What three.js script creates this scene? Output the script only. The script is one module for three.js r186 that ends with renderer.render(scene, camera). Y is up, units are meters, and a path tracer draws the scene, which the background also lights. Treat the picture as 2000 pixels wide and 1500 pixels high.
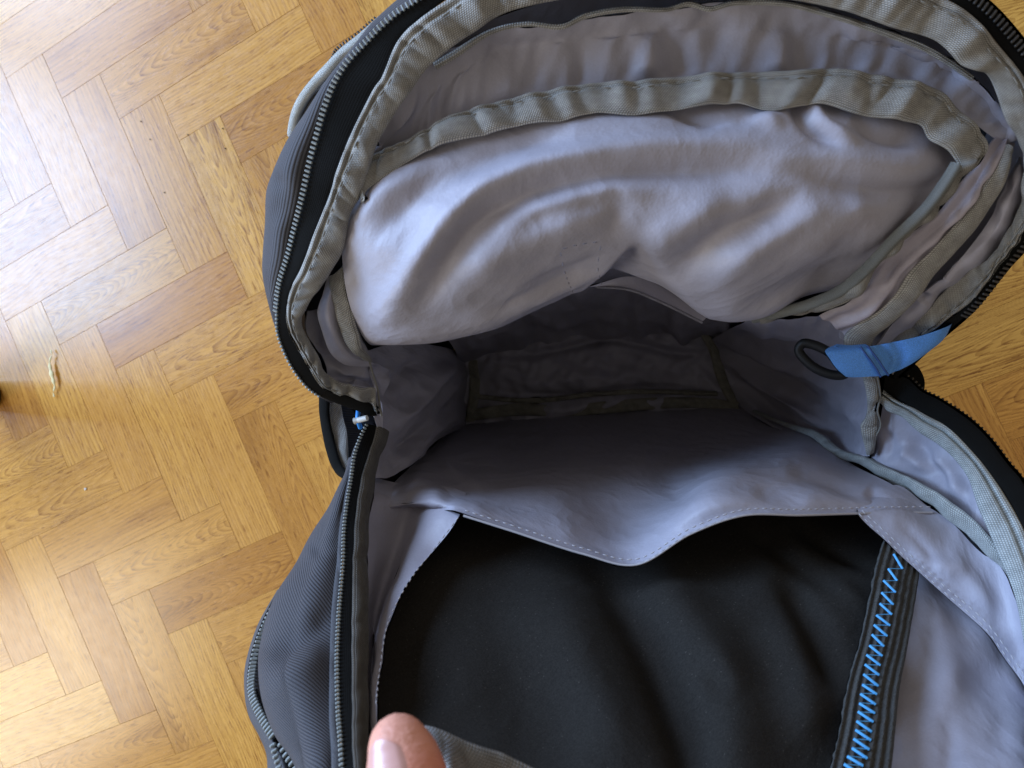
import * as THREE from 'three';
import { mergeGeometries } from 'three/addons/utils/BufferGeometryUtils.js';
import { ImprovedNoise } from 'three/addons/math/ImprovedNoise.js';
import { MarchingCubes } from 'three/addons/objects/MarchingCubes.js';
import { RectAreaLightUniformsLib } from 'three/addons/lights/RectAreaLightUniformsLib.js';

// ---------------------------------------------------------------- camera, light, exposure
const scene = new THREE.Scene();
const EYE = 0.87;                                   // the phone is held 0.87 m above the parquet
const RIGHT = new THREE.Vector3(0.97361626, -0.22819156, 0);
const DOWN = new THREE.Vector3(0.0170968, 0.07294625, 0.99718932);
const AHEAD = new THREE.Vector3(-0.22755019, -0.97087973, 0.074923);
const camera = new THREE.PerspectiveCamera(53.0, 4 / 3, 0.02, 60);
camera.position.set(0, EYE, 0);
camera.quaternion.setFromRotationMatrix(new THREE.Matrix4().makeBasis(RIGHT.clone(), DOWN.clone().negate(), AHEAD.clone().negate()));
camera.focus = 0.52; camera.userData.fStop = 14;     // the near thumb is a little soft
scene.add(camera);

const renderer = new THREE.WebGLRenderer({ antialias: true });
renderer.setSize(1024, 768);
renderer.toneMapping = THREE.LinearToneMapping;
renderer.toneMappingExposure = 1.2;
renderer.shadowMap.enabled = true;

scene.background = new THREE.Color().setRGB(0.285, 0.256, 0.222);   // soft light from the pale room all round
RectAreaLightUniformsLib.init();
function windowLight(r, g, b, intensity, w, h, at, to) {
  const l = new THREE.RectAreaLight(new THREE.Color().setRGB(r, g, b), intensity, w, h);
  l.position.set(...at); l.lookAt(...to); scene.add(l);
}
windowLight(0.54, 0.82, 1.30, 14.5, 1.15, 1.4, [-2.8, 1.95, -0.50], [0, 1.95, -0.50]);   // the window to the left
windowLight(0.61, 0.84, 1.27, 13.5, 1.9, 1.6, [-2.8, 1.95, -2.3], [0, 1.95, -1.5]);       // its other wing
windowLight(1.0, 0.95, 0.86, 8.5, 1.0, 1.5, [-2.8, 1.95, 1.6], [0, 1.95, 1.6]);        // the second, curtained window

// ---------------------------------------------------------------- helpers
const V = (x, y, z) => new THREE.Vector3(x, y, z);
let seed = 12345;
const rnd = () => { seed |= 0; seed = (seed + 0x6D2B79F5) | 0; let t = Math.imul(seed ^ (seed >>> 15), 1 | seed); t = (t + Math.imul(t ^ (t >>> 7), 61 | t)) ^ t; return ((t ^ (t >>> 14)) >>> 0) / 4294967296; };
const perlin = new ImprovedNoise();
const noise = (x, y, z = 0) => perlin.noise(x + 31.7, y + 17.3, z + 5.1);
const clamp = (x, a = 0, b = 1) => Math.min(b, Math.max(a, x));
const smooth = (a, b, x) => { const t = clamp((x - a) / (b - a)); return t * t * (3 - 2 * t); };
const F = 1504;
// a place measured from the photograph (its pixel and its distance) as a point of the world
const P = ([x, y, d]) => V(0, EYE, 0).addScaledVector(RIGHT, (x - 1000) / F * d).addScaledVector(DOWN, (y - 750) / F * d).addScaledVector(AHEAD, d);
// the same for a place whose height above the floor is known
function at(x, y, h) {
  const r = V(0, 0, 0).addScaledVector(RIGHT, (x - 1000) / F).addScaledVector(DOWN, (y - 750) / F).add(AHEAD);
  return [x, y, (EYE - h) / -r.y];
}
const used = new Map();
const numbered = (n) => { const k = used.get(n) ?? 0; used.set(n, k + 1); return k ? n + '_' + String(k).padStart(3, '0') : n; };
function tag(o, label, category, group, kind) {
  if (label) o.userData.label = label;
  if (category) o.userData.category = category;
  if (group) o.userData.group = group;
  if (kind) o.userData.kind = kind;
  return o;
}
function mesh(name, geometry, material, parent, label) {
  const m = new THREE.Mesh(geometry, material);
  m.name = parent ? name : numbered(name); m.castShadow = m.receiveShadow = true;
  (parent ?? scene).add(m);
  if (label) m.userData.label = label;
  return m;
}
const cr = (a, b, c, d, t) => 0.5 * (2 * b + (c - a) * t + (2 * a - 5 * b + 4 * c - d) * t * t + (3 * b - a - 3 * c + d) * t * t * t);
function along(list, s) {                             // Catmull-Rom through tuples, s from 0 to list.length - 1
  const n = list.length, i = Math.min(n - 2, Math.max(0, Math.floor(s))), t = s - i;
  const b = list[i], c = list[i + 1], a = list[i - 1] ?? b.map((v, k) => 2 * v - c[k]), d = list[i + 2] ?? c.map((v, k) => 2 * v - b[k]);
  return b.map((v, k) => cr(a[k], v, c[k], d[k], t));
}
function even(list, n) {                              // n + 1 tuples at even distances along the curve
  const fine = [], steps = 24 * (list.length - 1);
  let len = 0; const at_ = [0];
  for (let i = 0; i <= steps; i++) { fine.push(along(list, i / 24)); if (i) { len += Math.hypot(fine[i][0] - fine[i - 1][0], fine[i][1] - fine[i - 1][1], 800 * (fine[i][2] - fine[i - 1][2])); at_.push(len); } }
  const out = []; let k = 0;
  for (let j = 0; j <= n; j++) {
    const want = len * j / n;
    while (k < steps - 1 && at_[k + 1] < want) k++;
    const t = clamp((want - at_[k]) / Math.max(1e-9, at_[k + 1] - at_[k]));
    out.push(fine[k].map((v, c) => v + (fine[k + 1][c] - v) * t));
  }
  return out;
}
// distance from (x, y) to a polyline, and how far along it (0..1)
function toLine(x, y, pts) {
  let best = 1e9, where = 0, side = 0;
  for (let i = 0; i < pts.length - 1; i++) {
    const [ax, ay] = pts[i], [bx, by] = pts[i + 1], dx = bx - ax, dy = by - ay, t = clamp(((x - ax) * dx + (y - ay) * dy) / (dx * dx + dy * dy));
    const ex = x - ax - dx * t, ey = y - ay - dy * t, d = Math.hypot(ex, ey);
    if (d < best) { best = d; where = (i + t) / (pts.length - 1); side = Math.sign(dx * ey - dy * ex); }
  }
  return [best, where, side];
}
const curve2 = (pts) => { const o = []; for (let i = 0; i <= (pts.length - 1) * 6; i++) o.push(along(pts, i / 6)); return o; };
// a set of folds of the cloth: [line, width, height]; the height fades towards the ends of the line
const folds = (list) => {
  const L = list.map(([pts, w, a, flat]) => [curve2(pts), w, a, flat]);
  return (x, y) => { let s = 0; for (const [pts, w, a, flat] of L) { const [d, t] = toLine(x, y, pts); if (d < 4 * w) s += 0.64 * a * Math.exp(-d * d / (1.25 * w * w)) * (flat ? 1 : smooth(0, 0.32, t) * smooth(1, 0.68, t)); } return s; };
};
/* A sheet of cloth lofted through rows of measured places, with folds (bend: metres towards the viewer) and a thickness. */
function cloth(rows, { nu = 90, nv = 50, byIndex = false, bend, thick = 0.0012, turn = 0, lift = 0 } = {}) {
  const R = rows.map((r) => byIndex ? Array.from({ length: nu + 1 }, (_, i) => along(r, i / nu * (r.length - 1))) : even(r, nu));
  const W = nu + 1, Hh = nv + 1, q = new Array(W * Hh), p = new Array(W * Hh);
  for (let i = 0; i < W; i++) { const col = R.map((r) => r[i]); for (let j = 0; j < Hh; j++) { q[j * W + i] = along(col, j / nv * (rows.length - 1)); p[j * W + i] = P(q[j * W + i]); } }
  const normals = (pts) => {
    const out = new Array(pts.length), a = V(), b = V(); let facing = 0;
    for (let j = 0; j < Hh; j++) for (let i = 0; i < W; i++) {
      a.copy(pts[j * W + Math.min(i + 1, nu)]).sub(pts[j * W + Math.max(i - 1, 0)]);
      b.copy(pts[Math.min(j + 1, nv) * W + i]).sub(pts[Math.max(j - 1, 0) * W + i]);
      const n = out[j * W + i] = V().crossVectors(a, b); if (n.lengthSq() > 0) n.normalize();
      facing += n.dot(V().subVectors(camera.position, pts[j * W + i]));
    }
    if (facing < 0) for (const n of out) n.negate();
    return [out, facing < 0];
  };
  const uv = new Float32Array(W * Hh * 2), cu = [0], cv = [0], mj = nv >> 1, mi = nu >> 1;
  for (let i = 1; i < W; i++) cu.push(cu[i - 1] + p[mj * W + i].distanceTo(p[mj * W + i - 1]));
  for (let j = 1; j < Hh; j++) cv.push(cv[j - 1] + p[j * W + mi].distanceTo(p[(j - 1) * W + mi]));
  const c = Math.cos(turn), s = Math.sin(turn);
  for (let j = 0; j < Hh; j++) for (let i = 0; i < W; i++) { uv[2 * (j * W + i)] = c * cu[i] - s * cv[j]; uv[2 * (j * W + i) + 1] = s * cu[i] + c * cv[j]; }
  let [n, flip] = normals(p);
  if (bend || lift) {
    const p2 = p.map((v, k) => v.clone().addScaledVector(n[k], lift + (bend ? bend(q[k][0], q[k][1], (k % W) / nu, Math.floor(k / W) / nv, cu[k % W], cv[Math.floor(k / W)]) : 0)));
    for (let k = 0; k < p.length; k++) p[k] = p2[k];
    [n, flip] = normals(p);
  }
  const sheet = (pts, nrm, rev) => {
    const g = new THREE.BufferGeometry(), pos = new Float32Array(W * Hh * 3), no = new Float32Array(W * Hh * 3), idx = [];
    for (let k = 0; k < pts.length; k++) { pts[k].toArray(pos, 3 * k); nrm[k].toArray(no, 3 * k); }
    for (let j = 0; j < nv; j++) for (let i = 0; i < nu; i++) { const a = j * W + i, b = a + 1, d = a + W, e = d + 1; rev ? idx.push(a, d, b, b, d, e) : idx.push(a, b, d, b, e, d); }
    g.setAttribute('position', new THREE.BufferAttribute(pos, 3)); g.setAttribute('normal', new THREE.BufferAttribute(no, 3)); g.setAttribute('uv', new THREE.BufferAttribute(uv.slice(), 2)); g.setIndex(idx);
    return g;
  };
  const back = p.map((v, k) => v.clone().addScaledVector(n[k], -thick));
  const parts = [sheet(p, n, flip), sheet(back, n.map((v) => v.clone().negate()), !flip)];
  const rim = []; for (let i = 0; i < nu; i++) rim.push(i); for (let j = 0; j < nv; j++) rim.push(j * W + nu); for (let i = nu; i > 0; i--) rim.push(nv * W + i); for (let j = nv; j > 0; j--) rim.push(j * W);
  const m = rim.length, pos = new Float32Array(m * 6), no = new Float32Array(m * 6), uvr = new Float32Array(m * 4), idx = [];
  for (let k = 0; k < m; k++) {
    const a = rim[k], t = V().subVectors(p[rim[(k + 1) % m]], p[rim[(k + m - 1) % m]]), o = V().crossVectors(t, n[a]).normalize(); if (flip) o.negate();
    p[a].toArray(pos, 6 * k); back[a].toArray(pos, 6 * k + 3); o.toArray(no, 6 * k); o.toArray(no, 6 * k + 3);
    uvr.set([uv[2 * a], uv[2 * a + 1], uv[2 * a], uv[2 * a + 1]], 4 * k);
    const b = 2 * k, e = 2 * ((k + 1) % m); idx.push(b, b + 1, e, e, b + 1, e + 1);
  }
  const g = new THREE.BufferGeometry();
  g.setAttribute('position', new THREE.BufferAttribute(pos, 3)); g.setAttribute('normal', new THREE.BufferAttribute(no, 3)); g.setAttribute('uv', new THREE.BufferAttribute(uvr, 2)); g.setIndex(idx);
  parts.push(g);
  return mergeGeometries(parts);
}
/* A tape of cloth between two edges given as pairs [x, y, d, x, y, d]: rounded across, puckered along. */
function tape(pairs, { nu = 260, nv = 14, puff = 0.0016, pucker = 0.0008, rate = 95, thick = 0.0016, groove = 0, turn = 0, shift = 0, bend } = {}) {
  const A = pairs.map((p) => p.slice(0, 3)), B = pairs.map((p) => p.slice(3)), M = pairs.map((p) => [0, 1, 2].map((k) => (p[k] + p[k + 3]) / 2));
  return cloth([A, M, B], { nu, nv, byIndex: true, thick, turn, bend: (x, y, u, v, lu, lv) => {
    const side = Math.sqrt(Math.max(0, 1 - (2 * v - 1) ** 2)), k = noise(lu * rate * 0.8, shift, v * 0.35), k2 = noise(lu * rate * 0.35, shift + 9, v * 0.3);
    return puff * (side - 0.6) + pucker * (Math.abs(k) * 3.4 - 0.7 + 1.6 * k2) * (0.35 + 0.65 * side) - groove * Math.exp(-(((v - (groove > .003 ? .3 : .2)) / 0.055) ** 2)) + (bend ? bend(u, v, lu) : 0);
  } });
}
const tubeOf = (list, r, segs = 120, sides = 8) => new THREE.TubeGeometry(new THREE.CatmullRomCurve3(list.map(P)), segs, r, sides, false);
function plainUV(g) { return g; }
/* Short stitches along a line of measured places. */
function stitches(list, { len = 0.0042, gap = 0.0016, r = 0.00045, lift = 0.0008, slant = 0 } = {}) {
  const c = new THREE.CatmullRomCurve3(list.map(P)), L = c.getLength(), n = Math.max(1, Math.floor(L / (len + gap))), out = [];
  for (let i = 0; i < n; i++) {
    const t = (i + 0.5) / n, p = c.getPointAt(t), d = c.getTangentAt(t), up = V().subVectors(camera.position, p).normalize();
    const side = V().crossVectors(up, d).normalize(); d.addScaledVector(side, slant + 0.12 * (rnd() - 0.5)).normalize();
    const g = new THREE.SphereGeometry(1, 7, 5); g.scale(r, len / 2 * (0.9 + 0.2 * rnd()), r);
    g.applyQuaternion(new THREE.Quaternion().setFromUnitVectors(V(0, 1, 0), d)); g.translate(p.x + up.x * lift, p.y + up.y * lift, p.z + up.z * lift);
    out.push(g);
  }
  return mergeGeometries(out);
}
/* Coil teeth across a line; the second line says which way the tape lies. */
function teeth(list, towards, { pitch = 0.0027, len = 0.0046, r = 0.00085, lift = 0.0012, both = 0.0 } = {}) {
  const c = new THREE.CatmullRomCurve3(list.map(P)), c2 = new THREE.CatmullRomCurve3(towards.map(P)), L = c.getLength(), n = Math.floor(L / pitch), out = [];
  for (let i = 0; i < n; i++) {
    const t = (i + 0.5) / n, p = c.getPointAt(t), d = c.getTangentAt(t), q = c2.getPointAt(t).sub(p); q.addScaledVector(d, -q.dot(d)).normalize();
    const up = V().crossVectors(q, d).normalize(); if (up.dot(V().subVectors(camera.position, p)) < 0) up.negate();
    const g = new THREE.CapsuleGeometry(r, len - 2 * r, 2, 6); g.scale(1, 1, 1.15);
    g.applyMatrix4(new THREE.Matrix4().makeBasis(d.clone(), q.clone(), V().crossVectors(d, q)));
    g.translate(p.x + up.x * lift + q.x * both, p.y + up.y * lift + q.y * both, p.z + up.z * lift + q.z * both); out.push(g);
  }
  return mergeGeometries(out);
}

// ---------------------------------------------------------------- textures and materials
function texture(w, h, f, { srgb = false, size = [1, 1] } = {}) {
  const data = new Uint8Array(w * h * 4);
  for (let y = 0; y < h; y++) for (let x = 0; x < w; x++) { const c = f(x / w, y / h, x, y), o = 4 * (y * w + x); for (let k = 0; k < 3; k++) data[o + k] = Math.round(255 * clamp(Array.isArray(c) ? c[k] : c)); data[o + 3] = 255; }
  const t = new THREE.DataTexture(data, w, h); t.wrapS = t.wrapT = THREE.RepeatWrapping; t.magFilter = THREE.LinearFilter; t.minFilter = THREE.LinearMipmapLinearFilter; t.generateMipmaps = true;
  if (srgb) t.colorSpace = THREE.SRGBColorSpace;
  t.repeat.set(1 / size[0], 1 / size[1]); t.needsUpdate = true; return t;
}
const tiled = (f) => (u, v) => { const a = smooth(0.8, 1, u), b = smooth(0.8, 1, v); return (f(u, v) * (1 - a) + f(u - 1, v) * a) * (1 - b) + (f(u, v - 1) * (1 - a) + f(u - 1, v - 1) * a) * b; };
const blotch = tiled((u, v) => 0.5 + 0.5 * noise(u * 6, v * 6, 3) + 0.3 * noise(u * 18, v * 18, 7));
// twill tape: rows of small slanting floats
const twillH = (u, v) => { const cols = 10, rows = 12, r = Math.floor(v * rows), x = (u * cols + (r % 2) * 0.5 + (v * rows - r - 0.5) * 0.35) % 1, y = v * rows - r; return Math.pow(Math.max(0, Math.sin(Math.PI * ((x + 1) % 1)) * Math.sin(Math.PI * y)), 0.6); };
const twillBump = texture(160, 192, twillH, { size: [0.0136, 0.0115] });
const twillColor = texture(480, 576, (u, v) => (0.62 + 0.34 * twillH(u * 3 % 1, v * 3 % 1)) * (0.86 + 0.2 * blotch(u, v)), { srgb: true, size: [0.0408, 0.0345] });
const liningBump = texture(256, 256, (u, v, x, y) => 0.5 + 0.22 * Math.sin(x * Math.PI / 2) * 0.5 + 0.22 * Math.cos(y * Math.PI / 2) * 0.5 + 0.3 * (rnd() - 0.5), { size: [0.032, 0.032] });
const crumpleH = tiled((u, v) => { let h = 0; for (const [f, a, z] of [[5, 1, 1], [9, .7, 4], [19, .4, 7], [38, .22, 9]]) { const w = 0.35 * noise(u * f * .5, v * f * .5, z + 20); h += a * (1 - Math.abs(2.2 * noise(u * f + w, v * f * .8 - w, z))); } return h / 2.3; });
const crumple = texture(512, 512, (u, v) => 0.94 * crumpleH(u, v) + 0.06 * rnd(), { size: [0.36, 0.36] });
const lint = texture(512, 512, () => { const r = rnd(); return r > 0.9985 ? 1 : 0.42 + 0.16 * rnd(); }, { srgb: true, size: [0.22, 0.22] });
const liningColor = texture(256, 256, (u, v) => 0.93 + 0.05 * blotch(u, v) + 0.03 * (rnd() - 0.5), { srgb: true, size: [0.16, 0.16] });
const ribH = (u) => Math.pow(0.5 + 0.5 * Math.sin(2 * Math.PI * u * 8), 0.7);
const ribBump = texture(256, 128, (u, v) => ribH(u) * (0.75 + 0.25 * rnd()), { size: [0.0140, 0.02] });
const ribColor = texture(256, 128, (u, v) => 0.74 + 0.22 * ribH(u) + 0.14 * (rnd() - 0.5), { srgb: true, size: [0.0140, 0.02] });
const fuzz = texture(256, 256, () => 0.75 + 0.25 * rnd(), { srgb: true, size: [0.06, 0.06] });
const fuzzBump = texture(256, 256, () => rnd(), { size: [0.06, 0.06] });
const coarse = texture(128, 128, () => 0.45 + 0.55 * rnd(), { size: [0.07, 0.035] });
const knit = texture(128, 128, (u, v, x, y) => { const r = Math.floor(v * 16); return 0.55 + 0.45 * Math.abs(Math.sin(Math.PI * (u * 16 + (r % 2) * 0.5))) * Math.abs(Math.sin(Math.PI * v * 16)); }, { size: [0.014, 0.014] });
const std = (r, g, b, roughness, more = {}) => new THREE.MeshPhysicalMaterial({ color: new THREE.Color().setRGB(r, g, b), roughness, side: THREE.DoubleSide, ...more });
const sheenOf = (r, g, b, sheen, sheenRoughness) => ({ sheen, sheenRoughness, sheenColor: new THREE.Color().setRGB(r, g, b) });
const M = {
  lining: std(0.415, 0.402, 0.466, 0.49, { map: liningColor, bumpMap: crumple, bumpScale: 0.0016, specularIntensity: 0.75 }),
  twill: std(0.57, 0.552, 0.505, 0.85, { map: twillColor, bumpMap: twillBump, bumpScale: 0.0005 }),
  shell: std(0.078, 0.076, 0.086, 0.76, { map: ribColor, bumpMap: ribBump, bumpScale: 0.00032 }),
  plainShell: std(0.09, 0.09, 0.098, 0.8, { map: fuzz, bumpMap: fuzzBump, bumpScale: 0.0002 }),
  tape: std(0.007, 0.0068, 0.006, 0.9, { specularIntensity: 0.3, map: fuzz, bumpMap: knit, bumpScale: 0.0003 }),
  teeth: std(0.24, 0.265, 0.255, 0.3),
  darkTeeth: std(0.03, 0.028, 0.026, 0.45),
  olive: std(0.40, 0.385, 0.31, 0.8, { map: twillColor, bumpMap: crumple, bumpScale: 0.003 }),
  darkTwill: std(0.24, 0.225, 0.195, 0.85, { map: twillColor, bumpMap: twillBump, bumpScale: 0.0006 }),
  greyTwill: std(0.42, 0.44, 0.45, 0.85, { map: twillColor, bumpMap: twillBump, bumpScale: 0.0006 }),
  piping: std(0.62, 0.65, 0.62, 0.7, { map: twillColor, bumpMap: twillBump, bumpScale: 0.0004 }),
  black: std(0.09, 0.08, 0.068, 0.9, { map: lint, bumpMap: crumple, bumpScale: 0.0012, specularIntensity: 0.4 }),
  elastic: std(0.075, 0.074, 0.068, 0.9, { map: coarse, bumpMap: coarse, bumpScale: 0.0007 }),
  blueTape: std(0.12, 0.38, 0.95, 0.6, { map: fuzz, bumpMap: knit, bumpScale: 0.00012 }),
  blueThread: std(0.10, 0.43, 0.82, 0.6),
  navy: std(0.02, 0.06, 0.2, 0.6),
  plastic: std(0.006, 0.006, 0.006, 0.55, { specularIntensity: 0.5 }),
  thread: std(0.46, 0.44, 0.46, 0.8),
  darkThread: std(0.20, 0.19, 0.165, 0.8),
  white: std(0.72, 0.74, 0.72, 0.35),
  pink: std(0.44, 0.40, 0.45, 0.55, { map: liningColor, bumpMap: crumple, bumpScale: 0.0026 }),
};

// ---------------------------------------------------------------- the parquet floor
const Wd = EYE / 13.3676, RATIO = 3.3568;
const camToWorld = (a, b, c) => V(0, 0, 0).addScaledVector(RIGHT, a).addScaledVector(DOWN, b).addScaledVector(AHEAD, c);
const dirA = camToWorld(0.88376455, -0.40289235, -0.23798735), dirB = camToWorld(0.4085203, 0.9123358, -0.02746933);
const org = camToWorld(-9.75084969, -1.71791748, 15.93127385).multiplyScalar(Wd).add(V(0, EYE, 0));
function oak(k) {
  const kind = [0, 1, 0, 2][k % 4], cx = 0.2 + 0.6 * rnd(), a = 0.8 + 1.6 * rnd(), z = k * 11.3, dirn = rnd() < 0.5 ? 1 : -1, warm = rnd();
  const base = [[0.85, 0.65, 0.38], [0.88, 0.69, 0.41], [0.82, 0.615, 0.345]][k % 7 % 3], dark = [[0.55, 0.36, 0.14], [0.60, 0.40, 0.17]][k % 2];
  return texture(144, 484, (u, v) => {
    const w = noise(u * 3, v * 2.2, z) * 0.35 + noise(u * 9, v * 3, z + 2) * 0.06, x = u - cx + 0.10 * noise(0, v * 2, z + 4);
    let ring;
    if (kind === 0) ring = (dirn * v * 2.4 * a + x * x * 16 + w * 1.6) * 3.2; else ring = (x * (kind === 1 ? 7 : 10) + v * 0.5 * dirn + w * 2.1) * 1.6;
    const s = ((ring % 1) + 1) % 1, late = Math.pow(s, kind === 0 ? 2.6 : 3.4) * (0.65 + 0.5 * noise(u * 5, v * 4, z + 9));
    const streak = 0.5 + 0.5 * noise(u * 26, v * 1.6, z + 5) + 0.25 * noise(u * 60, v * 4, z + 6);
    const pore = smooth(0.32, 0.52, noise(u * 48, v * 13, z + 7) + 0.12 * late) * 0.8 + 0.5 * smooth(0.38, 0.6, noise(u * 80, v * 30, z + 8));
    const flame = smooth(0.25, 0.6, noise(u * 2.2, v * 1.1, z + 12));
    const m = clamp(0.72 * late + 0.45 * (streak - 0.42) + 0.62 * pore + 0.24 * flame, -0.1, 1.25);
    return base.map((c, i) => c + (dark[i] - c) * m);
  }, { srgb: true });
}
const oakMaps = Array.from({ length: 18 }, (_, k) => oak(k));
const floorRough = texture(256, 256, (u, v) => 0.62 + 0.16 * tiled((a, b) => noise(a * 8, b * 8, 1))(u, v) + 0.12 * tiled((a, b) => noise(a * 30, b * 30, 5))(u, v), { size: [0.6, 0.6] });
const woodBump = texture(128, 512, (u, v) => 0.5 + 0.35 * noise(u * 34, v * 12, 1) + 0.25 * noise(u * 5, v * 2, 3));
const tones = [[1, 1, 1], [0.95, 0.92, 0.88], [1.04, 1.04, 1.03], [0.87, 0.81, 0.73]];
const oakMats = oakMaps.map((map) => tones.map((c) => new THREE.MeshPhysicalMaterial({ map, color: new THREE.Color().setRGB(0.87 * c[0], 0.79 * c[1], 0.46 * c[2]), roughness: 0.8, specularIntensity: 0.25, bumpMap: woodBump, bumpScale: 0.00012, clearcoat: 1, clearcoatRoughness: 0.40, clearcoatRoughnessMap: floorRough })));
const subfloor = mesh('floor', new THREE.PlaneGeometry(9, 9).rotateX(-Math.PI / 2).translate(0, -0.0032, 0), new THREE.MeshStandardMaterial({ color: new THREE.Color().setRGB(0.09, 0.05, 0.02), roughness: 0.8 }));
tag(subfloor, 'warm oak herringbone parquet floor with a soft satin shine', 'floor', null, 'structure');
// one block: a box with bevelled upper edges, x along the grain
function blockGeometry(L, w, t, bev) {
  const s = new THREE.Shape(); s.moveTo(-L / 2 + bev, -w / 2 + bev); s.lineTo(L / 2 - bev, -w / 2 + bev); s.lineTo(L / 2 - bev, w / 2 - bev); s.lineTo(-L / 2 + bev, w / 2 - bev); s.closePath();
  const g = new THREE.ExtrudeGeometry(s, { depth: t - bev, bevelEnabled: true, bevelThickness: bev, bevelSize: bev, bevelOffset: 0, bevelSegments: 1, steps: 1 });
  g.rotateX(-Math.PI / 2); g.computeBoundingBox(); g.translate(0, -g.boundingBox.max.y, 0);
  const p = g.attributes.position, uv = g.attributes.uv;
  for (let i = 0; i < p.count; i++) uv.setXY(i, p.getZ(i) / w + 0.5, p.getX(i) / L + 0.5);
  return g;
}
const block = blockGeometry(Wd * RATIO - 0.0002, Wd - 0.0002, 0.003, 0.0002);
const blocks = [], far = [];
const inView = (p) => { const c = V().subVectors(p, camera.position), z = c.dot(AHEAD); if (z < 0.1) return 9; return Math.max(Math.abs(c.dot(RIGHT) / z * F) / 1000, Math.abs(c.dot(DOWN) / z * F) / 750); };
for (let t = -9; t <= 9; t++) for (let n = -36; n <= 36; n++) for (const k of [0, 1]) {
  const u0 = n + t * RATIO, v0 = n - t * RATIO;
  const [uc, vc] = k ? [u0 + 0.5, v0 + 1 + RATIO / 2] : [u0 + RATIO / 2, v0 + 0.5];
  const p = org.clone().addScaledVector(dirA, uc * Wd).addScaledVector(dirB, vc * Wd);
  const s = inView(p), dirn = k ? dirB : dirA, yaw = Math.atan2(-dirn.z, dirn.x) + (rnd() < 0.5 ? Math.PI : 0);
  let mat = oakMats[Math.floor(rnd() * oakMats.length)][rnd() < 0.5 ? 0 : Math.floor(rnd() * tones.length)], dy = (rnd() - 0.5) * 0.0002, tilt = (rnd() - 0.5) * 0.004;
  if (Math.hypot(p.x, p.z) > 2.6) continue;
  if (s < 1) {
    const c = V().subVectors(p, camera.position), z = c.dot(AHEAD), px = c.dot(RIGHT) / z * F + 1000, py = c.dot(DOWN) / z * F + 750;
    for (const [x, y, tone] of [[350, 590, 3], [215, 985, 3], [385, 1130, 1], [390, 660, 0], [450, 720, 0], [310, 1050, 2], [430, 950, 0], [1930, 830, 3], [60, 860, 3], [500, 1060, 0]]) if (Math.hypot(px - x, py - y) < 42) mat = oakMats[(n + 36) * 5 % 18][tone];
  }
  (s < 1.3 ? blocks : far).push({ p, yaw, mat, dy, tilt, s, t, n, k });
}
blocks.sort((a, b) => a.s - b.s);
function place(o, b) { o.position.set(b.p.x, b.dy, b.p.z); o.rotation.set(b.tilt, b.yaw, 0, 'YXZ'); }
for (const b of blocks.slice(0, 290)) { const o = mesh('plank', block, b.mat, subfloor); place(o, b); }
{
  const m = new THREE.InstancedMesh(block, oakMats[3][0], far.length + Math.max(0, blocks.length - 290)), o = new THREE.Object3D();
  [...blocks.slice(290), ...far].forEach((b, i) => { place(o, b); o.updateMatrix(); m.setMatrixAt(i, o.matrix); m.setColorAt(i, new THREE.Color().setScalar(0.62 + 0.25 * rnd())); });
  m.name = 'far_planks'; m.userData.kind = 'stuff'; m.receiveShadow = true; subfloor.add(m);
}
// things lying on the floor
{
  const curl = tag(mesh('plant_husk', tubeOf([at(99, 683, 0.004), at(101, 692, 0.005), at(97, 706, 0.005), at(99, 722, 0.005), at(104, 742, 0.005), at(107, 756, 0.004), at(104, 766, 0.003), at(106, 775, 0.003)], 0.0022, 60, 10), std(0.75, 0.66, 0.36, 0.6)), 'thin curled yellow husk lying on the parquet', 'husk');
  const p = curl.geometry.attributes.position, c = curl.geometry.parameters.path;
  for (let i = 0; i < p.count; i++) { const t = Math.floor(i / 11) / 60, o = c.getPointAt(t), k = 0.35 + 1.1 * Math.exp(-(((t - 0.52) / 0.22) ** 2)) + 0.25 * Math.sin(t * 40); const v = V(p.getX(i), p.getY(i), p.getZ(i)).sub(o); v.multiplyScalar(k); v.y *= 0.5; v.add(o); p.setXYZ(i, v.x, Math.max(v.y, 0.0003), v.z); }
  curl.geometry.computeVertexNormals();
  const crumb = new THREE.IcosahedronGeometry(0.0017, 1); const cp = crumb.attributes.position;
  for (let i = 0; i < cp.count; i++) { const k = 1 + 0.5 * noise(cp.getX(i) * 900, cp.getY(i) * 900, cp.getZ(i) * 900); cp.setXYZ(i, cp.getX(i) * k, cp.getY(i) * k * 0.7, cp.getZ(i) * k); }
  crumb.computeVertexNormals();
  const w = tag(mesh('white_crumb', crumb, M.white), 'tiny white crumb on a plank of the parquet', 'crumb'); w.position.copy(P(at(167, 955, 0.0011)));
  const speck = tag(mesh('dark_crumb', crumb, std(0.06, 0.04, 0.02, 0.8)), 'topmost of the tiny dark crumbs on the glossy planks', 'crumb', 'dark crumbs on the shiny parquet');
  speck.scale.setScalar(0.5); speck.position.copy(P(at(275, 237, 0.0007)));
  for (const [x, y, label] of [[293, 272, 'tiny dark crumb just below the topmost crumb on the glossy planks'], [367, 263, 'tiny dark crumb alone between the topmost pair and the pair nearest the backpack'], [440, 290, 'lower of the two tiny dark crumbs nearest the backpack'], [321, 376, 'lowest of all the tiny dark crumbs on the glossy planks'], [435, 251, 'upper of the two tiny dark crumbs nearest the backpack']]) { const o = speck.clone(); o.userData.label = label; o.name = numbered('dark_crumb'); scene.add(o); o.rotation.y = rnd() * 6; o.position.copy(P(at(x, y, 0.0007))); }
}

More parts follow.
